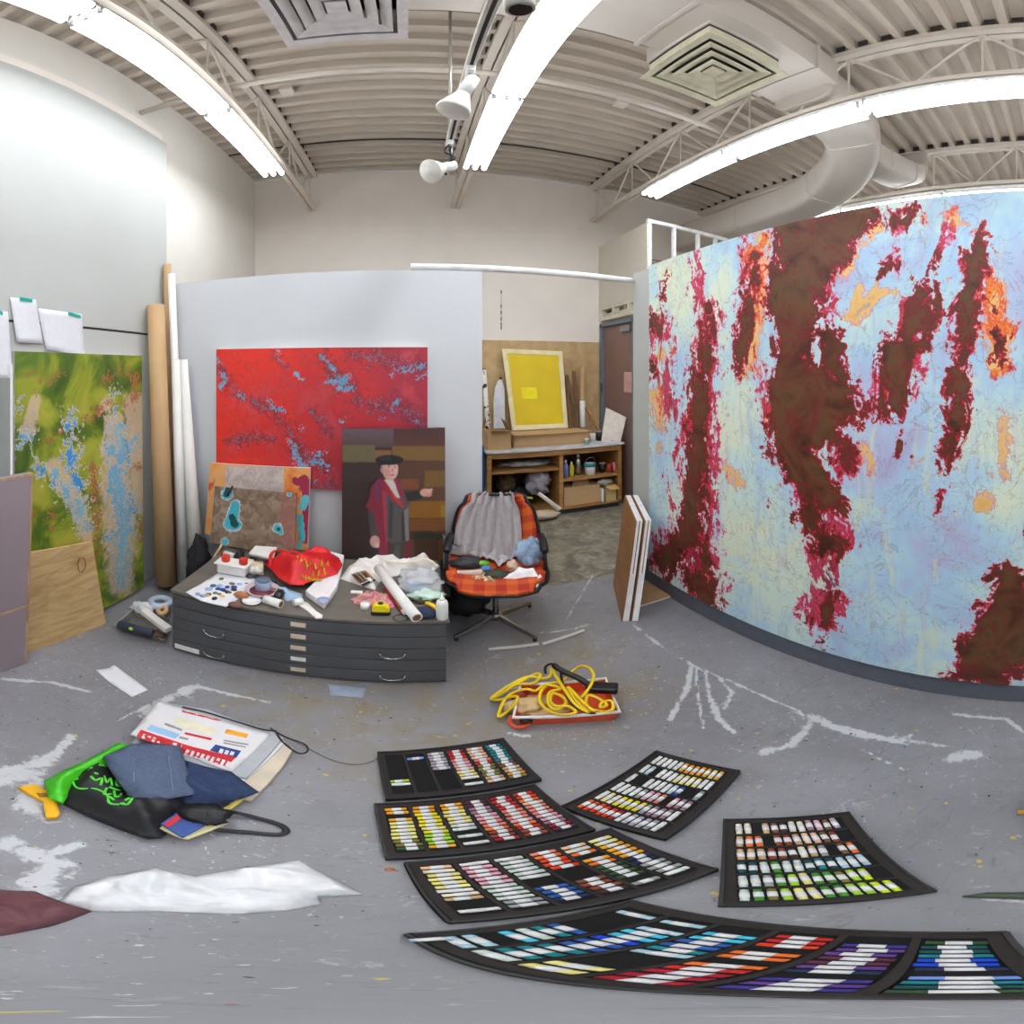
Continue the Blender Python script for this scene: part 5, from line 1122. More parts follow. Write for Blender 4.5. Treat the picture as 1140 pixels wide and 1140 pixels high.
pot('black_pot', 'black round tin on the bench right of the white cup', 'tin', 868, 135, 4.28, .04, .10, M_black, lidm=mat('grey_lid', (150, 150, 150), .3))
pot('steel_tin', 'small steel tin on the bench beneath the white panel', 'tin', 925, 130, 4.22, .035, .05, M_steel, lidm=M_black)
pot('mint_pot', 'small mint green pot at the end of the long box on the bench', 'pot', 780, 150, 4.12, .022, .05, mat('mint_pot', (120, 170, 150)), lidm=M_white)
crumple('bench_rag', 'dark rag on the bench between the tins and the white panel', 'rag', Vector((z4(960, 130, 4.18).x, 4.15, TOP+.02)), (.05, .04, .02), mat('rag_dark', (80, 70, 70), .9), 41, .4)
# right shelf
Zs = .411
pot('spray_bottle', 'blue and lilac bottle at the left of the upper shelf of the bench', 'bottle', 632, 395, 4.13, .026, .17, mat('lilac_blue', (110, 130, 200)), Zs, 'bottle')
pot('yellow_bottle', 'yellow bottle with purple label on the upper shelf beside the lilac one', 'bottle', 673, 390, 4.13, .026, .15, mat('dull_yellow', (196, 186, 60)), Zs, 'bottle')
pot('steel_canister', 'grey canister with black base behind the yellow bottle on the bench shelf', 'canister', 718, 380, 4.2, .035, .20, M_steel, Zs, 'bottle')
t = pot('paint_bucket', 'white bucket with teal rim on the upper shelf of the bench', 'bucket', 803, 385, 4.15, .062, .13, mat('bucket_white', (214, 218, 222)), Zs)
c_ = t.location; MB().lathe([(.060, .095), (.0645, .095), (.0655, .13), (.06, .132)], c_).build('teal_band', mat('teal_paint', (30, 140, 150)), t)
MB().tube([c_+Vector((.064*math.cos(a), -.02*math.sin(a), .125+.075*math.sin(a))) for a in [PI*j/12 for j in range(13)]], .003, 6).build('bucket_handle', M_steel, t)
pot('black_jar', 'black jar right of the white bucket on the bench shelf', 'jar', 888, 370, 4.18, .036, .10, M_black, Zs, mat('grey_lid', (150, 150, 150)))
pot('red_jar', 'brick red jar near the right end of the bench shelf', 'jar', 938, 370, 4.14, .030, .09, mat('brick_red', (150, 50, 44)), Zs, M_red)
pot('pink_jar', 'salmon pink jar at the right end of the bench shelf', 'jar', 975, 365, 4.14, .026, .10, mat('salmon_jar', (204, 110, 104)), Zs, mat('salmon_lid', (220, 130, 120)))
# lower right
a_, b_ = z4(620, 600, 4.10), z4(875, 585, 4.10); t = thing('big_cardboard_box', 'big cardboard box on the bottom board of the bench', 'box', ((a_.x+b_.x)/2, 4.25, .085))
MB().box((a_.x, 4.10, .085), (b_.x, 4.44, .30)).build('carton', M_card, t, .005); MB().slab([(a_.x+.10, 4.11, .301), (b_.x-.12, 4.11, .301), (b_.x-.14, 4.14, .38), (a_.x+.12, 4.14, .38)], (0, .004, 0)).build('flap', M_cardd, t)
a_ = z4(930, 590, 4.02); b_ = z4(1040, 580, 4.02); t = thing('tan_carton', 'small tan carton with open lid hanging at the right corner of the bench', 'carton', ((a_.x+b_.x)/2, 4.1, .085))
MB().box((a_.x, 4.06, .085), (b_.x-.07, 4.2, .27)).build('carton', mat('tan_card', (196, 170, 116)), t, .004); MB().slab([(a_.x, 4.06, .272), (b_.x-.07, 4.06, .272), (b_.x-.065, 4.0, .24), (a_.x+.01, 4.0, .24)], (0, 0, .003)).build('lid_flap', mat('flap_orange', (206, 160, 100)), t)
a_ = z4(888, 585, 4.10); one('white_carton_strip', MB().box((a_.x-.012, 4.08, .085), (a_.x+.012, 4.3, .24)), M_white, 'narrow white box between the two cartons at the bottom of the bench', 'box')
crumple('grey_sack', 'pale grey bundle hanging from the upper shelf above the cartons', 'sack', z4(905, 410, 4.12)+Vector((0, 0, -.02)), (.10, .04, .035), mat('sack_grey', (170, 166, 158), .8), 42, .4)
# left compartments
crumple('clear_sheeting', 'clear plastic sheeting folded on the upper left shelf of the bench', 'plastic sheet', Vector((z4(350, 300, 4.2).x, 4.26, .575)), (.26, .10, .025), M_clear, 43, .5)
crumple('black_sack', 'black bag with yellow stripe inside the lower left of the bench', 'bag', Vector((z4(300, 540, 4.25).x, 4.30, .20)), (.19, .14, .115), mat('sack_black', (22, 22, 26), .6), 44, .25)
a_ = z4(312, 520, 4.12); b_ = z4(398, 535, 4.10); one('yellow_strap', MB().tube([a_, a_.lerp(b_, .5)+Vector((0, 0, -.006)), b_], .013, 8), mat('strap_yellow', (186, 200, 20)), 'yellow green strap on the black bag under the bench', 'strap')
crumple('lilac_plastic', 'crumpled clear lilac plastic under the left shelf of the bench', 'plastic bag', Vector((z4(450, 440, 4.14).x, 4.20, .36)), (.13, .10, .14), mat('lilac_film', (168, 160, 176), .25, alpha=.8), 45, .5)
crumple('brown_roll_pile', 'brown cloth heap at the far left under the bench', 'cloth', Vector((z4(210, 450, 4.3).x, 4.32, .36)), (.10, .12, .11), mat('heap_brown', (92, 76, 56), .9), 46, .4)
t = thing('paper_bag', 'crumpled tan paper bag spilling onto the floor before the bench', 'paper bag', z4(500, 620, 3.95)); c_ = z4(490, 605, 3.92); crumple('bag_paper', '', '', Vector((c_.x, 3.98, .062)), (.16, .06, .05), mat('bag_tan', (200, 184, 160), .8), 47, .4, parent=t)
MB().tube([z4(440, 500, 4.02), z4(590, 615, 3.95)], [.02, .028], 10).build('twisted_top', mat('bag_white2', (214, 208, 200), .6), t)
# blue cloth at the left end
g = MB(); P = [z4(X, Y, 4.0) for X, Y in ((40, 90), (62, 95), (80, 240), (100, 300), (80, 520), (40, 525))]
xs_ = [.70, .735, .775, .80, .79]; gg = []
for j in range(15):
    z = .82-.80*j/14; w_ = .10+.045*math.sin(min(1, j/6)*PI/2)
    for i in range(11): x = .66+w_*i/10+.01; gg.append((x, 4.12+.02*math.sin(i*1.4+j*.3), z))
g.add(gg, [(j*11+i, j*11+i+1, (j+1)*11+i+1, (j+1)*11+i) for j in range(14) for i in range(10)], 0, True)
o = one('blue_denim_apron', g, mat('denim_blue', (64, 96, 140), .9, var=.15, scale=30), 'blue denim cloth hanging beside the left end of the bench', 'cloth', recalc=False); s_ = o.modifiers.new('t', 'SOLIDIFY'); s_.thickness = .008
# row of dark marks on the back wall above the board
g = MB(); 
for y_ in (325, 341, 348, 355, 361, 365):
    a_ = at(558, y_, Y=YB-.004); g.box((a_.x-.008, a_.y, a_.z-.02), (a_.x+.008, a_.y+.003, a_.z+.02))
g.box((at(558, 345, Y=YB-.004).x-.002, YB-.004, at(558, 365, Y=YB-.004).z), (at(558, 345, Y=YB-.004).x+.002, YB-.003, at(558, 325, Y=YB-.004).z))
one('wall_stain', g, mat('grey_mark', (130, 124, 118)), 'vertical line of small grey marks on the back wall above the wooden sheet', 'marks')

# ================================================================= RIGHT: foam boards leaning by the painting
M_brownb = wood('brown_hardboard', (140, 92, 48), (160, 110, 62), (4, 4, 14), .5)
for k, (dx, dy, lb) in enumerate([(0, 0, 'thick white-edged panel with brown face leaning at the big painting, outer of the two'), (.047, -.022, 'thick white-edged panel leaning at the big painting, inner one against the wall')]):
    t = thing('hardboard_panel', lb, 'panel', (1.139+dx, 2.0+dy, 0), 'hardboard panels by the painting')
    a_, b_ = Vector((1.139+dx, 2.005+dy, 0)), Vector((1.345+dx, 2.485+dy, 0)); d = (b_-a_).normalized(); nn = Vector((d.y, -d.x, 0)); tt = Vector((.092, 0, .70)) if k == 0 else Vector((.09, 0, .70))
    MB().slab([a_, b_, b_+tt, a_+tt], nn*.006).build('brown_face', M_brownb, t)
    q0, q1 = a_+nn*.0065, b_+nn*.0065
    MB().slab([q0, q1, q1+tt, q0+tt], nn*.034).build('white_cradle', mat('cradle_white', (238, 238, 240), .5), t, .002)
    MB().slab([q0+tt*.5+nn*.014-d*.001, q0+tt*1.0+nn*.014-d*.001, q0+tt*1.0+nn*.020-d*.001, q0+tt*.5+nn*.020-d*.001], (0, 0, .001)).build('edge_groove', M_cardd, t)
t = thing('floor_board', 'tan board lying on the floor under the left end of the big painting', 'board', at(725, 662, Z=0))
q = [at(706, 676, Z=.012), at(757, 660, Z=.012), at(740, 647, Z=.012), at(716, 640, Z=.012)]; MB().slab(q, (0, 0, .006)).build('tan_face', mat('tan_board', (186, 150, 108)), t); MB().slab(q, (0, 0, -.011)).build('white_core', M_white, t)
# ================================================================= FLOOR THINGS
z7 = lambda X, Y, z=.05: at(540+X/7.125, 720+Y/7.125, Z=z)
M_or = mat('orange_plastic', (226, 82, 46), .4)
rim_ = [z7(225, 560, .07), z7(1068, 515, .07), z7(958, 252, .07), z7(280, 300, .07)]
cen = sum(rim_, Vector())/4; bot = [cen+(p-cen)*.90 for p in rim_]
for p in bot: p.z = .004
t = thing('orange_tray', 'orange plastic tray with white rim holding the yellow cord', 'tray', (cen.x, cen.y, 0))
g = MB(); g.hexa(bot, [p+Vector((0, 0, .003)) for p in bot])
for i in range(4):
    j = (i+1) % 4; g.add([bot[i], bot[j], rim_[j], rim_[i]], [(0, 1, 2, 3)])
o = g.build('tray_body', M_or, t); s_ = o.modifiers.new('t', 'SOLIDIFY'); s_.thickness = .004
MB().tube(rim_[:], .009, 8, closed=True).build('white_rim', M_white, t)
MB().tube(smooth_path([rim_[0]+Vector((.0, .02, -.01)), z7(200, 600, .03), z7(260, 640, .02), z7(350, 615, .02)], 5), .009, 8).build('handle', M_or, t)
t = thing('tan_sponge', 'tan sponge heap at the left inside the orange tray', 'sponge', z7(330, 460, .03)); crumple('sponge_lump', '', '', z7(340, 460, .042), (.085, .06, .032), mat('sponge_tan', (206, 176, 128), .9), 51, .35, parent=t)
crumple('tan_rag', 'pale tan rag at the front of the orange tray', 'rag', z7(520, 525, .03), (.07, .03, .02), mat('rag_tan', (214, 182, 140), .9), 52, .35)
crumple('red_lump', 'dark red crumpled packet at the back left of the orange tray', 'packet', z7(265, 385, .06), (.035, .03, .03), mat('dark_red', (140, 34, 20)), 53, .35)
path = [(765,400,9),(830,320,13),(862,235,16),(835,175,17),(765,152,15),(700,190,12),(610,270,10),(520,290,9),(455,340,9),(432,420,8),(480,490,8),(600,538,8),(720,520,9),(655,470,10),(560,470,9),(515,420,10),(545,370,10),(620,400,10),(640,450,9),(560,500,8),(500,440,8),(515,360,10),(600,330,11),
  (480,300,10),(400,350,9),(330,335,9),(220,365,8),(150,430,5),(105,550,2),(170,520,3),(240,450,8),(255,395,9),(190,400,7),(120,420,4),(50,410,2),(130,345,5),(260,290,8),(400,215,9),(440,230,9),(380,290,9),(250,300,8),(150,360,5),(60,405,4),(170,320,7),(330,240,9),(470,250,9),(520,225,10),(530,170,12),(560,230,13),(620,320,13),(670,400,12),(730,470,10),(820,520,8),
  (740,450,9),(680,370,11),(660,320,11),(740,400,11),(800,460,9),(860,500,8),(950,515,7),(1015,490,8),(1000,430,9),(930,440,10),(915,480,9),(965,460,9),(900,410,10),(820,385,10),(800,440,9),(840,500,8),(900,505,8)]
one('yellow_extension_cord', MB().tube(smooth_path([z7(X, Y, .012+z*.0095) for X, Y, z in path], 6), .0068, 8), mat('cord_yellow', (232, 200, 16), .4, var=.03), 'long yellow extension cord coiled in loops over the orange tray', 'cord')
t = thing('black_adapter', 'black adapter and lead lying across the orange tray', 'adapter', z7(900, 350, .08))
c_ = z7(905, 345, .10); d = Vector((.8, -.5, 0)).normalized(); s = Vector((-d.y, d.x, 0))
MB().hexa([c_-d*.05-s*.03, c_+d*.07-s*.03, c_+d*.07+s*.03, c_-d*.05+s*.03], [p+Vector((0, 0, .035)) for p in (c_-d*.05-s*.03, c_+d*.07-s*.03, c_+d*.07+s*.03, c_-d*.05+s*.03)]).build('power_brick', M_black, t, .008)
MB().tube(smooth_path([z7(X, Y, z) for X, Y, z in ((480,215,.10),(480,160,.13),(530,135,.15),(575,170,.15),(640,205,.14),(740,250,.135),(840,310,.125))], 5), [.006]*12+[.014]*18+[.017], 8).build('lead', M_black, t)
one('black_cable', MB().tube(smooth_path([z7(X, Y, z) for X, Y, z in ((600,200,.13),(620,310,.135),(680,440,.115),(770,510,.09),(870,530,.075),(900,520,.07))], 6), .005, 8), M_black, 'dark thin cable running over the yellow loops', 'cable')
one('black_clip', MB().tube([z7(275, 590, .05), z7(375, 585, .05)], .010, 8), M_black, 'small black bar at the front left corner of the orange tray', 'clip')

# scraps and taped marks
def scrap(name, lb, cat, pts, m, h=.004, z=0, **k): return put_sheet(name, lb, cat, ground(pts, z), z, [m], h=h, freq=20, cell=.02, thick=.001, **k)
scrap('paper_scrap', 'torn white paper scrap on the floor before the steel tray', 'paper', [(107,746),(121,744),(127,740),(150,757),(165,768),(147,776),(120,758)], M_paper)
scrap('blue_paper', 'pale grey-blue rectangle of paper on the floor below the chest', 'paper', [(365,761),(408,765),(404,777),(368,774)], mat('greyblue_paper', (150, 160, 178)))
one('grey_string', MB().tube(smooth_path([at(x, y, Z=.004) for x, y in ((322,822),(345,834),(370,846),(395,851),(415,847),(425,838))], 6), .0016, 6), mat('string_grey', (110, 108, 104)), 'thin grey string curving over the floor to the half-empty tray', 'string')

# portfolio pile
z6 = lambda X, Y, z=0: at(40+X/3.677, 770+Y/3.677, Z=z)
g6 = lambda pts, z=0: [tuple(z6(X, Y, z))[:2] for X, Y in pts]
t = thing('brown_paper_folder', 'flat tan paper folder, lowest in the pile under the newspapers', 'folder', z6(900, 350))
MB().prism(g6([(600,200),(820,150),(1055,235),(1010,310),(880,450),(840,440),(700,330)], .01), .002, .02).build('folder_body', mat('tan_paper', (206, 192, 172), .8), t, .003)
t = thing('grey_portfolio', 'flat grey portfolio lying under the newspapers with string ties', 'portfolio', z6(700, 200))
MB().prism(g6([(480,40),(700,75),(960,165),(1015,190),(860,360),(640,300),(440,180)], .03), .0215, .04).build('cover', mat('portfolio_grey', (170, 172, 176), .6), t, .003)
MB().prism(g6([(800,320),(1000,185),(1020,200),(850,362)], .04), .0205, .030).build('inner_sheet', M_paper, t)
for pts in ([(600,62),(700,85),(830,125),(930,155),(985,160)], [(960,150),(1020,185),(1100,215),(1110,245),(1070,250),(1010,205),(985,170)]):
    MB().tube(smooth_path([z6(X, Y, .046) for X, Y in pts], 5), .0035, 6).build('string_tie', M_black, t)
NP = [(385,170),(420,130),(500,30),(600,62),(760,110),(960,170),(800,322),(700,290),(600,240)]
t = thing('newspaper', 'spread flyer newspaper with red banners on top of the grey portfolio', 'newspaper', z6(650, 170))
M_np = [mat('newsprint', (222, 220, 222), .7, var=.02), mat('flyer_red', (206, 34, 44), .6), mat('flyer_blue', (28, 62, 130), .6), mat('flyer_sky', (150, 190, 226), .6), mat('flyer_orange', (240, 160, 30), .6), mat('flyer_cream', (226, 222, 196), .6), mat('flyer_text', (150, 146, 150), .6)]
put_sheet('newsprint_sheet', '', '', g6(NP, .055), .044, [M_np[0]], parent=t, h=.012, freq=6, thick=.012, cell=.02)
nb_ = [v.co+t.location for v in [o for o in t.children if o.name.startswith('newsprint')][0].data.vertices]
def printed(name, polys, parent, pts_, fn, up=.0015):
    g = MB()
    for poly, mi in polys:      # finely split so the print follows the paper
        c0, c1, c2, c3 = [Vector(p) for p in poly]; nu, nv = 8, 3
        vs = []
        for j in range(nv+1):
            for i in range(nu+1):
                u, v = i/nu, j/nv; q = (c0*(1-u)+c1*u)*(1-v)+(c3*(1-u)+c2*u)*v; w_ = fn(q.x, q.y); vs.append(zon(pts_, w_, up))
        g.add(vs, [(j*(nu+1)+i, j*(nu+1)+i+1, (j+1)*(nu+1)+i+1, (j+1)*(nu+1)+i) for j in range(nv) for i in range(nu)], mi)
    return g
V2 = lambda a, b: (a, b, 0)
polys = [([V2(430,155),V2(600,215),V2(575,245),V2(412,180)], 1), ([V2(600,215),V2(820,268),V2(780,305),V2(590,245)], 1), ([V2(470,135),V2(590,175),V2(570,195),V2(450,155)], 3), ([V2(735,215),V2(840,240),V2(820,270),V2(712,240)], 2),
  ([V2(780,152),V2(870,172),V2(862,188),V2(772,168)], 4), ([V2(580,100),V2(740,150),V2(720,180),V2(560,130)], 5), ([V2(612,165),V2(722,190),V2(715,198),V2(606,173)], 1), ([V2(530,128),V2(600,152),V2(596,160),V2(524,136)], 6), ([V2(600,75),V2(760,115),V2(758,121),V2(596,82)], 1),
  ([V2(590,182),V2(625,190),V2(620,200),V2(585,192)], 6), ([V2(770,195),V2(870,212),V2(868,218),V2(766,201)], 6), ([V2(770,205),V2(860,222),V2(858,227),V2(766,211)], 6)]
for i in range(9): polys.append(([V2(618+i*21,236+i*6),V2(630+i*21,240+i*6),V2(618+i*21,258+i*6),V2(606+i*21,254+i*6)], 0))     # white banner lettering blocks
for i in range(3): polys.append(([V2(755+i*22,232+i*5),V2(770+i*22,236+i*5),V2(762+i*22,252+i*5),V2(747+i*22,248+i*5)], 0))
for i in range(3): polys.append(([V2(440+i*20,172+i*7),V2(452+i*20,176+i*7),V2(444+i*20,190+i*7),V2(432+i*20,186+i*7)], 0))
g = printed('p', polys[:12], t, nb_, lambda x, y: z6(x, y, .055), .0015); g.build('printed_blocks', M_np, t)
g = printed('p', polys[12:], t, nb_, lambda x, y: z6(x, y, .055), .0025); g.build('lettering', M_np, t)
# jeans
n = NT('blue_denim_light', .85); fn_ = n.noise(90, 4); M_jl = n.done(n.mix(fn_, (70, 82, 108), (96, 110, 138)), fn_, .2)
n = NT('blue_denim_dark', .85); fn_ = n.noise(90, 4); M_jd = n.done(n.mix(fn_, (30, 44, 76), (52, 70, 108)), fn_, .2); M_seam = mat('denim_seam', (120, 130, 150), .8)
t = thing('dark_jeans', 'dark blue jeans spilling out right of the faded pair', 'jeans', z6(740, 380))
put_sheet('denim', '', '', g6([(600,270),(700,300),(800,320),(915,405),(850,430),(640,482),(560,400)], .06), .045, [M_jd], parent=t, h=.04, freq=9, dome=.01, thick=.012, cell=.012, folds=[(0, 0, .9, .06, .012)])
t = thing('faded_jeans', 'faded grey-blue jeans folded on top between the bag and newspaper', 'jeans', z6(470, 320))
LJ = g6([(272,255),(300,245),(395,205),(500,205),(592,215),(620,310),(650,412),(560,430),(400,440),(350,380),(300,310)], .10)
put_sheet('denim', '', '', LJ, .085, [M_jl], parent=t, h=.022, freq=6, dome=.012, thick=.02, cell=.012)
jb = [v.co+t.location for v in [o for o in t.children if o.name.startswith('denim')][0].data.vertices]
for pts in ([(395,205),(400,280),(402,360),(405,430)], [(535,240),(550,320),(560,400)], [(272,262),(330,262),(390,225)], [(415,222),(500,222),(585,230)]):
    P = [zon(jb, z6(X, Y, .11), .001) for X, Y in pts]; MB().tube(P, .0016, 5).build('seam', M_seam, t)
# black and green bag
t = thing('black_green_bag', 'black tote bag with green band and scribbled green lettering beside the jeans', 'bag', z6(330, 440))
M_bb = mat('bag_black_nylon', (30, 30, 34), .55, bump=.1); M_gr = mat('bag_green', (70, 190, 30), .5)
BB = g6([(85,430),(150,330),(270,275),(330,330),(400,430),(500,410),(600,415),(640,440),(630,490),(510,598),(460,602),(300,545),(105,452)], .03)
put_sheet('bag_body', '', '', BB, .03, [M_bb], parent=t, h=.04, freq=7, dome=.045, thick=.01, cell=.013, edge=.06)
put_sheet('green_band', '', '', g6([(32,355),(110,312),(340,198),(405,212),(290,300),(215,330),(165,365),(110,450),(50,425)], .07), .05, [M_gr], parent=t, h=.02, freq=10, dome=.05, thick=.01, cell=.012, edge=.05)
MB().prism(g6([(100,455),(300,548),(460,604),(515,598),(640,490),(600,430),(400,430),(160,380)], .01), .002, .034).build('bag_base', M_bb, t, .004)
bb = [v.co+t.location for v in [o for o in t.children if o.name.startswith('bag_body')][0].data.vertices]
L_ = [[(150,345),(170,400),(240,405),(290,430),(300,465),(340,470)], [(215,330),(230,320)], [(160,350),(175,352)], [(260,310),(275,305)], [(280,350),(290,380),(305,350),(310,385)], [(325,340),(330,375),(345,372)], [(300,395),(330,400),(350,390),(345,420)], [(335,345),(350,365),(360,345)],
  [(290,400),(280,430),(310,425)], [(320,410),(325,440),(340,435)], [(350,430),(360,470)], [(345,465),(375,470),(395,450)], [(365,455),(385,445)], [(225,360),(245,375),(270,365),(265,390)], [(300,440),(320,455)], [(370,400),(385,405)], [(240,345),(255,350)]]
g = MB()
for p in L_: g.tube(smooth_path([zon(bb, z6(X, Y, .08), .002) for X, Y in p], 3), .0038, 6)
g.build('green_lettering', mat('lettering_green', (90, 220, 60), .5), t)
MB().tube(smooth_path([z6(X, Y, z) for X, Y, z in ((640,475,.05),(700,490,.05),(790,490,.03),(920,520,.012),(1000,545,.008),(1025,570,.008),(990,585,.008),(860,575,.01),(740,565,.03),(680,545,.04))], 6), .008, 8, flat=.6).build('carry_strap', M_bb, t)
crumple('bag_top_fold', '', '', z6(690, 500, .06), (.06, .045, .03), M_bb, 61, .35, parent=t)
t = thing('yellow_spray_handle', 'orange-yellow plastic handle lying at the tip of the green band', 'handle', z6(60, 460)); 
MB().prism(g6([(-75,395),(0,385),(60,420),(80,440),(100,505),(88,522),(40,522),(28,455),(-30,425)], .01), .002, .028).build('handle_body', mat('amber_plastic', (240, 180, 10), .4), t, .006)
MB().prism(g6([(0,415),(40,415),(50,430),(15,432)], .03), .0285, .031).build('dark_print', mat('amber_dark', (150, 100, 10)), t)
for i, (pts, m_, lb) in enumerate([([(500,560),(590,500),(760,500),(790,540),(620,608),(585,600)], mat('mag_cream', (206, 196, 150)), 'cream-edged magazine sticking out of the black bag, lowest one'), ([(510,545),(600,480),(730,480),(700,545),(600,600)], mat('mag_blue', (50, 80, 150)), 'glossy blue magazine sticking out of the black bag, upper one')]):
    t = thing('magazine', lb, 'magazine', z6(620, 550), 'magazines in the black bag'); z_ = .036+i*.012
    MB().prism(g6(pts, z_), z_, z_+.010).build('cover', m_, t, .001)
    if i: MB().prism(g6([(520,545),(600,488),(620,500),(545,555)], z_+.01), z_+.0102, z_+.0112).build('red_strip', M_np[1], t); MB().prism(g6([(630,490),(700,488),(690,530),(640,540)], z_+.01), z_+.0102, z_+.0112).build('dark_photo', M_black, t)
# yellow paper under the dark jeans
one('yellow_sheet', MB().prism(g6([(700,520),(850,425),(870,430),(720,535)], .02), .0205, .026), mat('straw_yellow', (214, 190, 90)), 'thin straw yellow sheet poking out under the dark jeans', 'paper')
# white and maroon cloths
put_sheet('white_shirt', 'long white cloth spread flat on the floor in front of the bag', 'cloth', ground([(66,1003),(82,987),(120,975),(173,966),(217,975),(270,965),(333,957),(380,982),(405,995),(355,998),(358,1006),(320,1013),(265,1017),(180,1014),(100,1014)], .01), .002, [mat('white_shirt_cotton', (228, 229, 232), .85)], h=.03, freq=13, thick=.003, cell=.007, edge=.02, folds=[(0, 0, .5, .055, .012), (0, 0, 2.2, .09, .008)])
put_sheet('maroon_cloth', 'maroon crumpled cloth at the left of the white cloth', 'cloth', ground([(-60,1000),(0,990),(40,992),(68,1003),(103,1014),(60,1030),(0,1042),(-60,1050)], .01), .002, [mat('maroon_cotton', (112, 72, 78), .9)], h=.05, freq=16, thick=.003, cell=.007, edge=.015, folds=[(0, 0, 1.1, .05, .012)])
# olive stool at the right edge
t = thing('olive_stool', 'olive green round stool with tapering leg at the right edge', 'stool', (.885, -.035, 0)); M_ol = mat('olive_enamel', (92, 112, 84), .45)
MB().lathe([(0, .02), (.08, .02), (.105, .06), (.11, .12), (.09, .17), (0, .18)], (.885, -.035, 0), n=28).build('seat', M_ol, t)
MB().tube([(.487, .118, .012), (.497, .09, .014), (.505, .0, .018), (.51, -.2, .02)], [.003, .012, .016, .018], 10).build('leg', mat('olive_dark', (70, 84, 66), .5), t)
MB().box((.875, .075, .0), (.892, .093, .006)).build('foot', mat('foot_orange', (226, 160, 40)), t)
one('orange_drip', MB().lathe([(0, 0), (.008, 0), (.006, .002), (0, .003)], at(434, 968, Z=0)+Vector((0, 0, .001))), mat('drip_orange', (196, 120, 60)), 'small orange paint drop on the floor left of the cream-and-blue tray', 'paint drop')
# ================================================================= PASTEL TRAYS
COL = dict(w=('white',(232,232,230)), c=('cream',(232,222,196)), p=('peach',(232,186,150)), y=('pale yellow',(230,220,130)), Y=('bright yellow',(236,220,20)), a=('amber',(236,164,20)), o=('orange',(236,112,40)), v=('vermilion',(228,60,20)),
  r=('red',(200,36,34)), k=('crimson',(168,20,44)), s=('salmon',(228,130,116)), i=('pink',(226,160,176)), m=('mauve',(160,120,140)), u=('plum',(96,40,66)), l=('lilac',(176,166,182)), e=('olive',(130,120,60)), g=('dark green',(50,84,50)),
  G=('green',(70,150,50)), t=('teal',(20,130,140)), T=('dark teal',(18,80,84)), b=('blue',(40,90,170)), B=('bright blue',(10,70,210)), n=('navy',(34,44,84)), C=('cyan',(70,190,220)), f=('pale blue',(170,205,220)), M=('mint',(200,214,206)), q=('grey',(150,156,154)),
  z=('brown',(126,86,60)), Z=('rust brown',(150,66,44)), h=('tan',(200,164,120)), x=('lime',(160,210,40)), X=('chartreuse',(206,232,30)), V=('violet',(96,60,140)), I=('indigo',(60,50,140)), d=('dark brown',(70,44,36)), P=('periwinkle',(110,150,230)))
TR = [  # centre, angle, name, six columns of twelve slots
 ((.126, 1.097), 8.0, 'half-empty tray', ['--------xw--', '-P----------', 'llllll------', 'krrsiipyyc-w', 'ppppsreeeehp', 'ttttttzzhhae']),
 ((.139, .815), 8.3, 'yellow-and-crimson tray', ['aa-ayyyyyeeg', 'aaYYYYyYxxxa', 'aayyyyMM-M-w', 'uummiissoZZk', 'krrrsssiorZZ', 'rvopsssiimku']),
 ((.208, .547), 9.4, 'cream-and-blue tray', ['pcyyyywch--w', 'wiiiiiMMMMqq', 'MMMMMM--bbbn', 'sovvv---zZZd', 'pco-aogggg-q', 'yyaaaannqqqw']),
 ((.5585, .804), 23.7, 'far right tray', ['ovvvvkwlllqw', 'wycYYYYqmmmw', 'wwwwqiis-imm', 'w--wwwwfb--q', 'wf-wwwyyyyww', 'wwwwwaaaaaya']),
 ((.5395, .382), 45.6, 'green-and-brown tray', ['MGexyyGGxxXX', 'MMqGxyGGexX-', 'TTMGMMTtTfff', 'hhhZZdchq-zo', 'hoo-ZZhppzZ-', 'cc-hzdccmizl']),
 ((.176, .196), 105.9, 'nearest long-looking tray', ['gTtP-nBBtTTg', 'IVI-nVuuVVI-', 'kkkro-oo-vrr', 'yy---ftbbCC-', 'MtttbbBCCf-f', 'ff-CMtb----f'])]
M_tray = mat('black_foam', (40, 34, 33), .85, var=.1, scale=60); M_rim = mat('black_tray_edge', (18, 17, 17), .5); M_slot = mat('slot_black', (16, 15, 15), .95); M_sleeve = mat('paper_sleeve', (228, 228, 230), .7, var=.02)
TL, TW, TH = .385, .262, .022
ordn = ['first', 'second', 'third', 'fourth', 'fifth', 'sixth', 'seventh', 'eighth', 'ninth', 'tenth', 'eleventh', 'twelfth']
def stick_mesh(code):
    r, L = .0062, .047; g = MB(); a = [PI*j/8 for j in range(9)]
    ends = [(-L/2, .86), (-L/2+.0015, 1), (L/2-.0015, 1), (L/2, .86)]
    vs = [(x, r*k*math.cos(t), r*k*math.sin(t)*1.15-.001) for x, k in ends for t in a]
    g.add(vs, [(i*9+j, i*9+j+1, (i+1)*9+j+1, (i+1)*9+j) for i in range(3) for j in range(8)]+[tuple(range(9)), tuple(range(35, 26, -1))]+[(i*9, (i+1)*9, (i+1)*9+8, i*9+8) for i in range(3)], 0, True)
    return g
def sleeve_mesh():
    r = .0068; g = MB(); a = [PI*j/8 for j in range(9)]; g.add([(x, r*math.cos(t), r*math.sin(t)*1.15-.001) for x in (-.0102, .0102) for t in a], [(j, j+1, 10+j, 9+j) for j in range(8)]+[tuple(range(9)), tuple(range(17, 8, -1))], 0, True)
    return g
protos = {}
sl0 = None
TOTAL = 0; rest = MB(); restm = []; rcodes = []
counts = sum(ch != '-' for tr in TR for c_ in tr[3] for ch in c_)
limit = 300; order = []
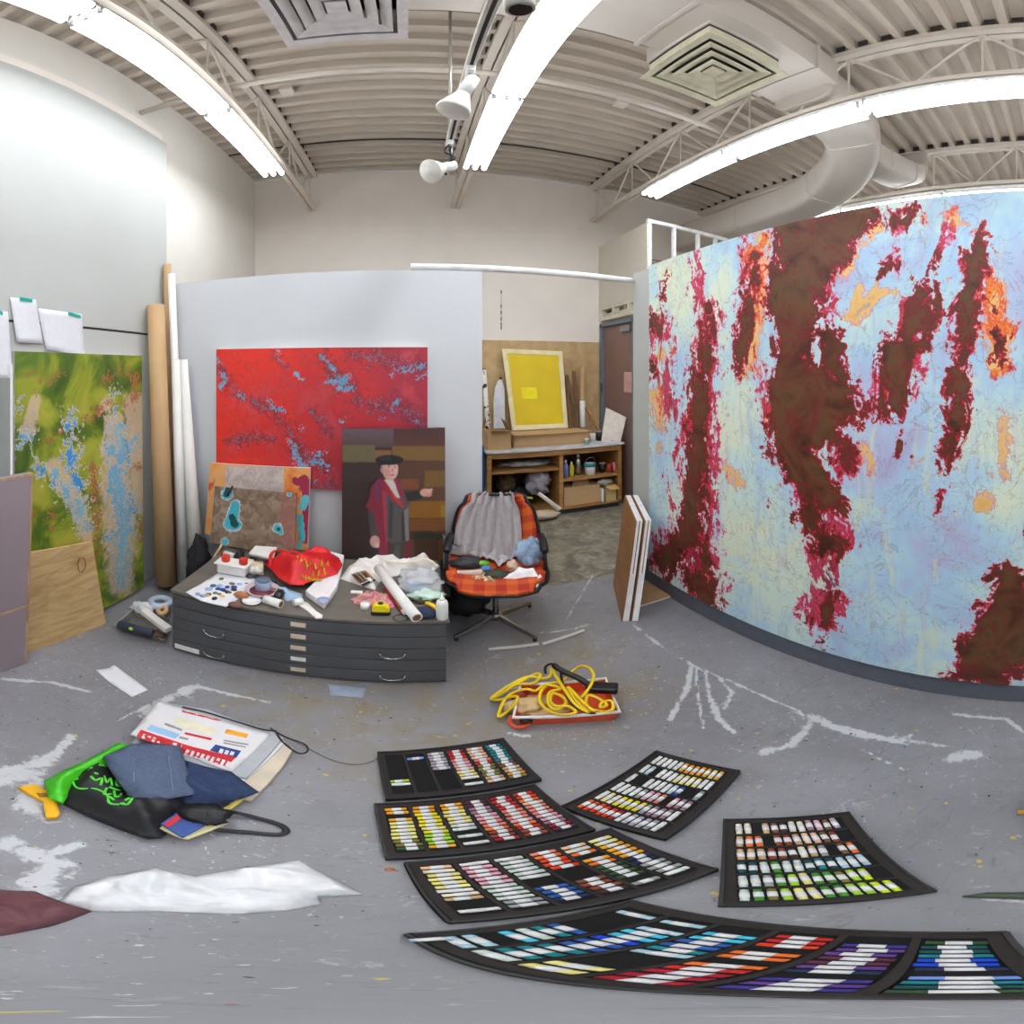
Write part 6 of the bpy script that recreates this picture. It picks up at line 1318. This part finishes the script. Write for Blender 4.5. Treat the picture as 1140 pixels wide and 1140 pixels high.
for ti, (c, ang, nm, cols) in enumerate(TR):
    for ci, col in enumerate(cols):
        for si, ch in enumerate(col):
            if ch != '-': order.append((ti, ci, si, ch))
# the far right tray shows its sticks smallest: those past 300 become one object there
skip = set()
extra = max(0, len(order)-limit)
for it in sorted([o for o in order if o[0] == 3], key=lambda o: (-o[1], o[2]))[:extra]: skip.add(it)
for ti, (c, ang, nm, cols) in enumerate(TR):
    A_ = R(ang); e1 = Vector((math.cos(A_), math.sin(A_), 0)); e2 = Vector((-e1.y, e1.x, 0)); c = Vector((c[0], c[1], 0))
    zt_ = TH
    tlab = {'half-empty tray': 'black foam pastel tray with two nearly empty columns, farthest on the left', 'yellow-and-crimson tray': 'black foam pastel tray with yellow and crimson columns below the half-empty one', 'cream-and-blue tray': 'black foam pastel tray with cream columns and a few blue sticks, third down',
            'far right tray': 'tilted black foam pastel tray with mostly white rows, by itself at upper right', 'green-and-brown tray': 'black foam pastel tray with green rows below brown rows, at the right', 'nearest long-looking tray': 'black foam pastel tray with blue and violet sticks, nearest the viewer'}[nm]
    t = thing('pastel_tray', tlab, 'pastel tray', c, 'pastel trays on the floor')
    P = lambda u, v, z: c+e1*u+e2*v+Vector((0, 0, z))
    def bx(g, u0, u1, v0, v1, z0, z1, mi=0): return g.hexa([P(u0, v0, z0), P(u1, v0, z0), P(u1, v1, z0), P(u0, v1, z0)], [P(u0, v0, z1), P(u1, v0, z1), P(u1, v1, z1), P(u0, v1, z1)], mi)
    bx(MB(), -TL/2, TL/2, -TW/2, TW/2, .001, .006).build('tray_shell', M_rim, t, .002)
    g = MB(); r_ = .006
    for q in ((-TL/2, TL/2, TW/2-r_, TW/2), (-TL/2, TL/2, -TW/2, -TW/2+r_), (-TL/2, -TL/2+r_, -TW/2+r_, TW/2-r_), (TL/2-r_, TL/2, -TW/2+r_, TW/2-r_)): bx(g, *q, .006, TH+.006)
    g.build('tray_rim', M_rim, t, .002)
    bx(MB(), -TL/2+r_, TL/2-r_, -TW/2+r_, TW/2-r_, .0062, TH-.004).build('foam_insert', M_tray, t)
    g = MB()
    for ci in range(6):
        u = -.147+.0588*ci
        bx(g, u-.0265, u+.0265, -.107, .109, TH-.0038, TH-.0030)
        for si in range(13): v = .1085-.0171*si; 
    g.build('slot_strips', M_slot, t)
    g = MB()
    us = [-TL/2+r_] + [-.147+.0588*ci for ci in range(6)] + [TL/2-r_]
    edges = [-TL/2+r_]+[x for ci in range(6) for x in (-.147+.0588*ci-.0258, -.147+.0588*ci+.0258)]+[TL/2-r_]
    for k in range(0, 14, 2): bx(g, edges[k], edges[k+1], -TW/2+r_, TW/2-r_, TH-.0029, TH+.001)
    for ci in range(6):
        u = -.147+.0588*ci; bx(g, u-.0258, u+.0258, .1085, TW/2-r_, TH-.0029, TH+.001); bx(g, u-.0258, u+.0258, -TW/2+r_, -.1066, TH-.0029, TH+.001)
    g.build('foam_ribs', M_tray, t)
    for ci, col in enumerate(cols):
        for si, ch in enumerate(col):
            if ch == '-': continue
            nmc, rgb = COL[ch]; u = -.147+.0588*ci; v = .1-.0171*si
            jig = random.Random(ti*100+ci*12+si); u += jig.uniform(-.002, .002); da = jig.uniform(-.04, .04)
            loc = P(u, v, TH-.0028)
            if (ti, ci, si, ch) in skip:
                m4 = Matrix.Translation(loc) @ Matrix.Rotation(A_+da, 4, 'Z')
                for gm, mi in ((stick_mesh(ch), None), (sleeve_mesh(), 0)):
                    if mi is None:
                        if ch not in rcodes: rcodes.append(ch)
                        mi = rcodes.index(ch)+1
                    rest.add([m4 @ Vector(x) for x in gm.v], gm.f, mi, True)
                continue
            if ch not in protos:
                o = stick_mesh(ch).build('pastel_stick', mat('pastel_'+nmc.replace(' ', '_'), rgb, .9, var=.05)); protos[ch] = o
                if sl0 is None: sl = sl0 = sleeve_mesh().build('paper_sleeve', M_sleeve)
                else: sl = sl0.copy(); C.objects.link(sl)
            else:
                o = protos[ch].copy(); C.objects.link(o); sl = sl0.copy(); C.objects.link(sl)
            sl.parent = o; sl.location = (jig.uniform(-.003, .003), 0, 0)
            o.location = loc; o.rotation_euler = (0, 0, A_+da)
            tag(o, '%s pastel stick, %s slot of %s column in the %s' % (nmc, ordn[si], ordn[ci], nm.replace(' long-looking', '')), 'pastel stick', 'pastel sticks in the %s' % nm.replace(' long-looking', ''))
ms_ = [M_sleeve]+[mat('pastel_'+COL[k_][0].replace(' ', '_'), COL[k_][1], .9, var=.05) for k_ in rcodes]
if rest.v:
    o = one('pastel_sticks', rest, ms_, 'the remaining small pastel sticks in the far rows of the far right tray', 'pastel sticks', recalc=False); o['kind'] = 'stuff'
a_, b_ = at(456, 1047, Z=.034), at(503, 1044, Z=.034); t = thing('pastel_stick', 'pale blue pastel stick lying loose on the rim of the nearest tray', 'pastel stick', a_)
MB().tube([a_, b_], .006, 8).build('chalk', mat('pastel_pale_blue', (170, 205, 220), .9), t); MB().tube([a_.lerp(b_, .15), a_.lerp(b_, .8)], .0066, 8).build('paper_sleeve', M_sleeve, t)
# one pale blue stick lying out of its slot on the near tray, one loose by the green tray
# ================================================================= TRACK LIGHTS
TX, TZ = .21, 2.80
t = thing('light_track', 'suspended white lighting track ending above the partition gap', 'light track', (TX, .8, TZ))
MB().box((TX-.018, -.9, TZ), (TX+.018, 2.05, TZ+.028)).build('rail', mat('track_white', (226, 222, 214), .35), t, .003)
MB().box((TX-.006, -.88, TZ-.001), (TX+.006, 2.03, TZ+.001)).build('contact_slot', M_dark, t)
for yv in (-.3, 1.98): MB().tube([(TX, yv, TZ+.028), (TX, yv, ZC)], .008, 8).build('suspension_rod', mat('rod_grey', (170, 166, 160), .35, .5), t)
def spot(lb, neck, lamp, aim, r=.062):
    t = thing('track_spotlight', lb, 'spotlight', neck, 'spotlights on the track'); neck, lamp = Vector(neck), Vector(lamp); d = Vector(aim).normalized()
    MB().box((neck.x-.014, neck.y-.03, neck.z-.03), (neck.x+.014, neck.y+.03, neck.z)).build('track_adapter', M_fix, t, .003)
    MB().tube([neck+Vector((0, 0, -.03)), lamp-d*.03], .008, 8).build('arm', M_black, t)
    MB().tube([lamp-d*.04, lamp+d*.05], .026, 16).build('lamp_holder', M_fix, t)
    b = MB().lathe([(.024, .045), (.028, .06), (r*.75, .10), (r, .135), (r, .142), (r*.92, .146), (0, .152)], lamp, d, 24).build('reflector_bulb', mat('frosted_bulb', (236, 232, 224), .3), t)
    return t
spot('white track spotlight nearer the viewer, aimed down left', (TX, 1.36, TZ), (.205, 1.36, TZ-.09), (-.3, .05, -.8))
spot('white track spotlight hanging at the far end of the track', (TX, 1.98, TZ), (.20, 1.95, TZ-.17), (-.62, -.55, -.5))
t = thing('track_spotlight', 'short white can spotlight nearest the viewer on the track', 'spotlight', (TX, .86, TZ), 'spotlights on the track')
MB().box((TX-.014, .83, TZ-.03), (TX+.014, .89, TZ)).build('track_adapter', M_fix, t, .003)
MB().tube([(TX+.02, .86, TZ-.03), (TX+.035, .87, TZ-.15)], .034, 20).build('can', mat('steel_can', (200, 196, 190), .3, .5), t)
MB().tube([(TX+.035, .87, TZ-.1505), (TX+.0352, .87, TZ-.152)], .027, 18).build('dark_mouth', M_hole, t)
one('black_lamp_cable', MB().tube(smooth_path([(TX, 1.96, TZ-.02), (TX-.03, 1.95, TZ-.08), (TX+.02, 1.94, TZ-.12), (TX-.04, 1.95, TZ-.17), (TX-.02, 1.95, TZ-.22)], 5), .005, 6), M_black, 'tangled black lead hanging at the end of the lighting track', 'cable')
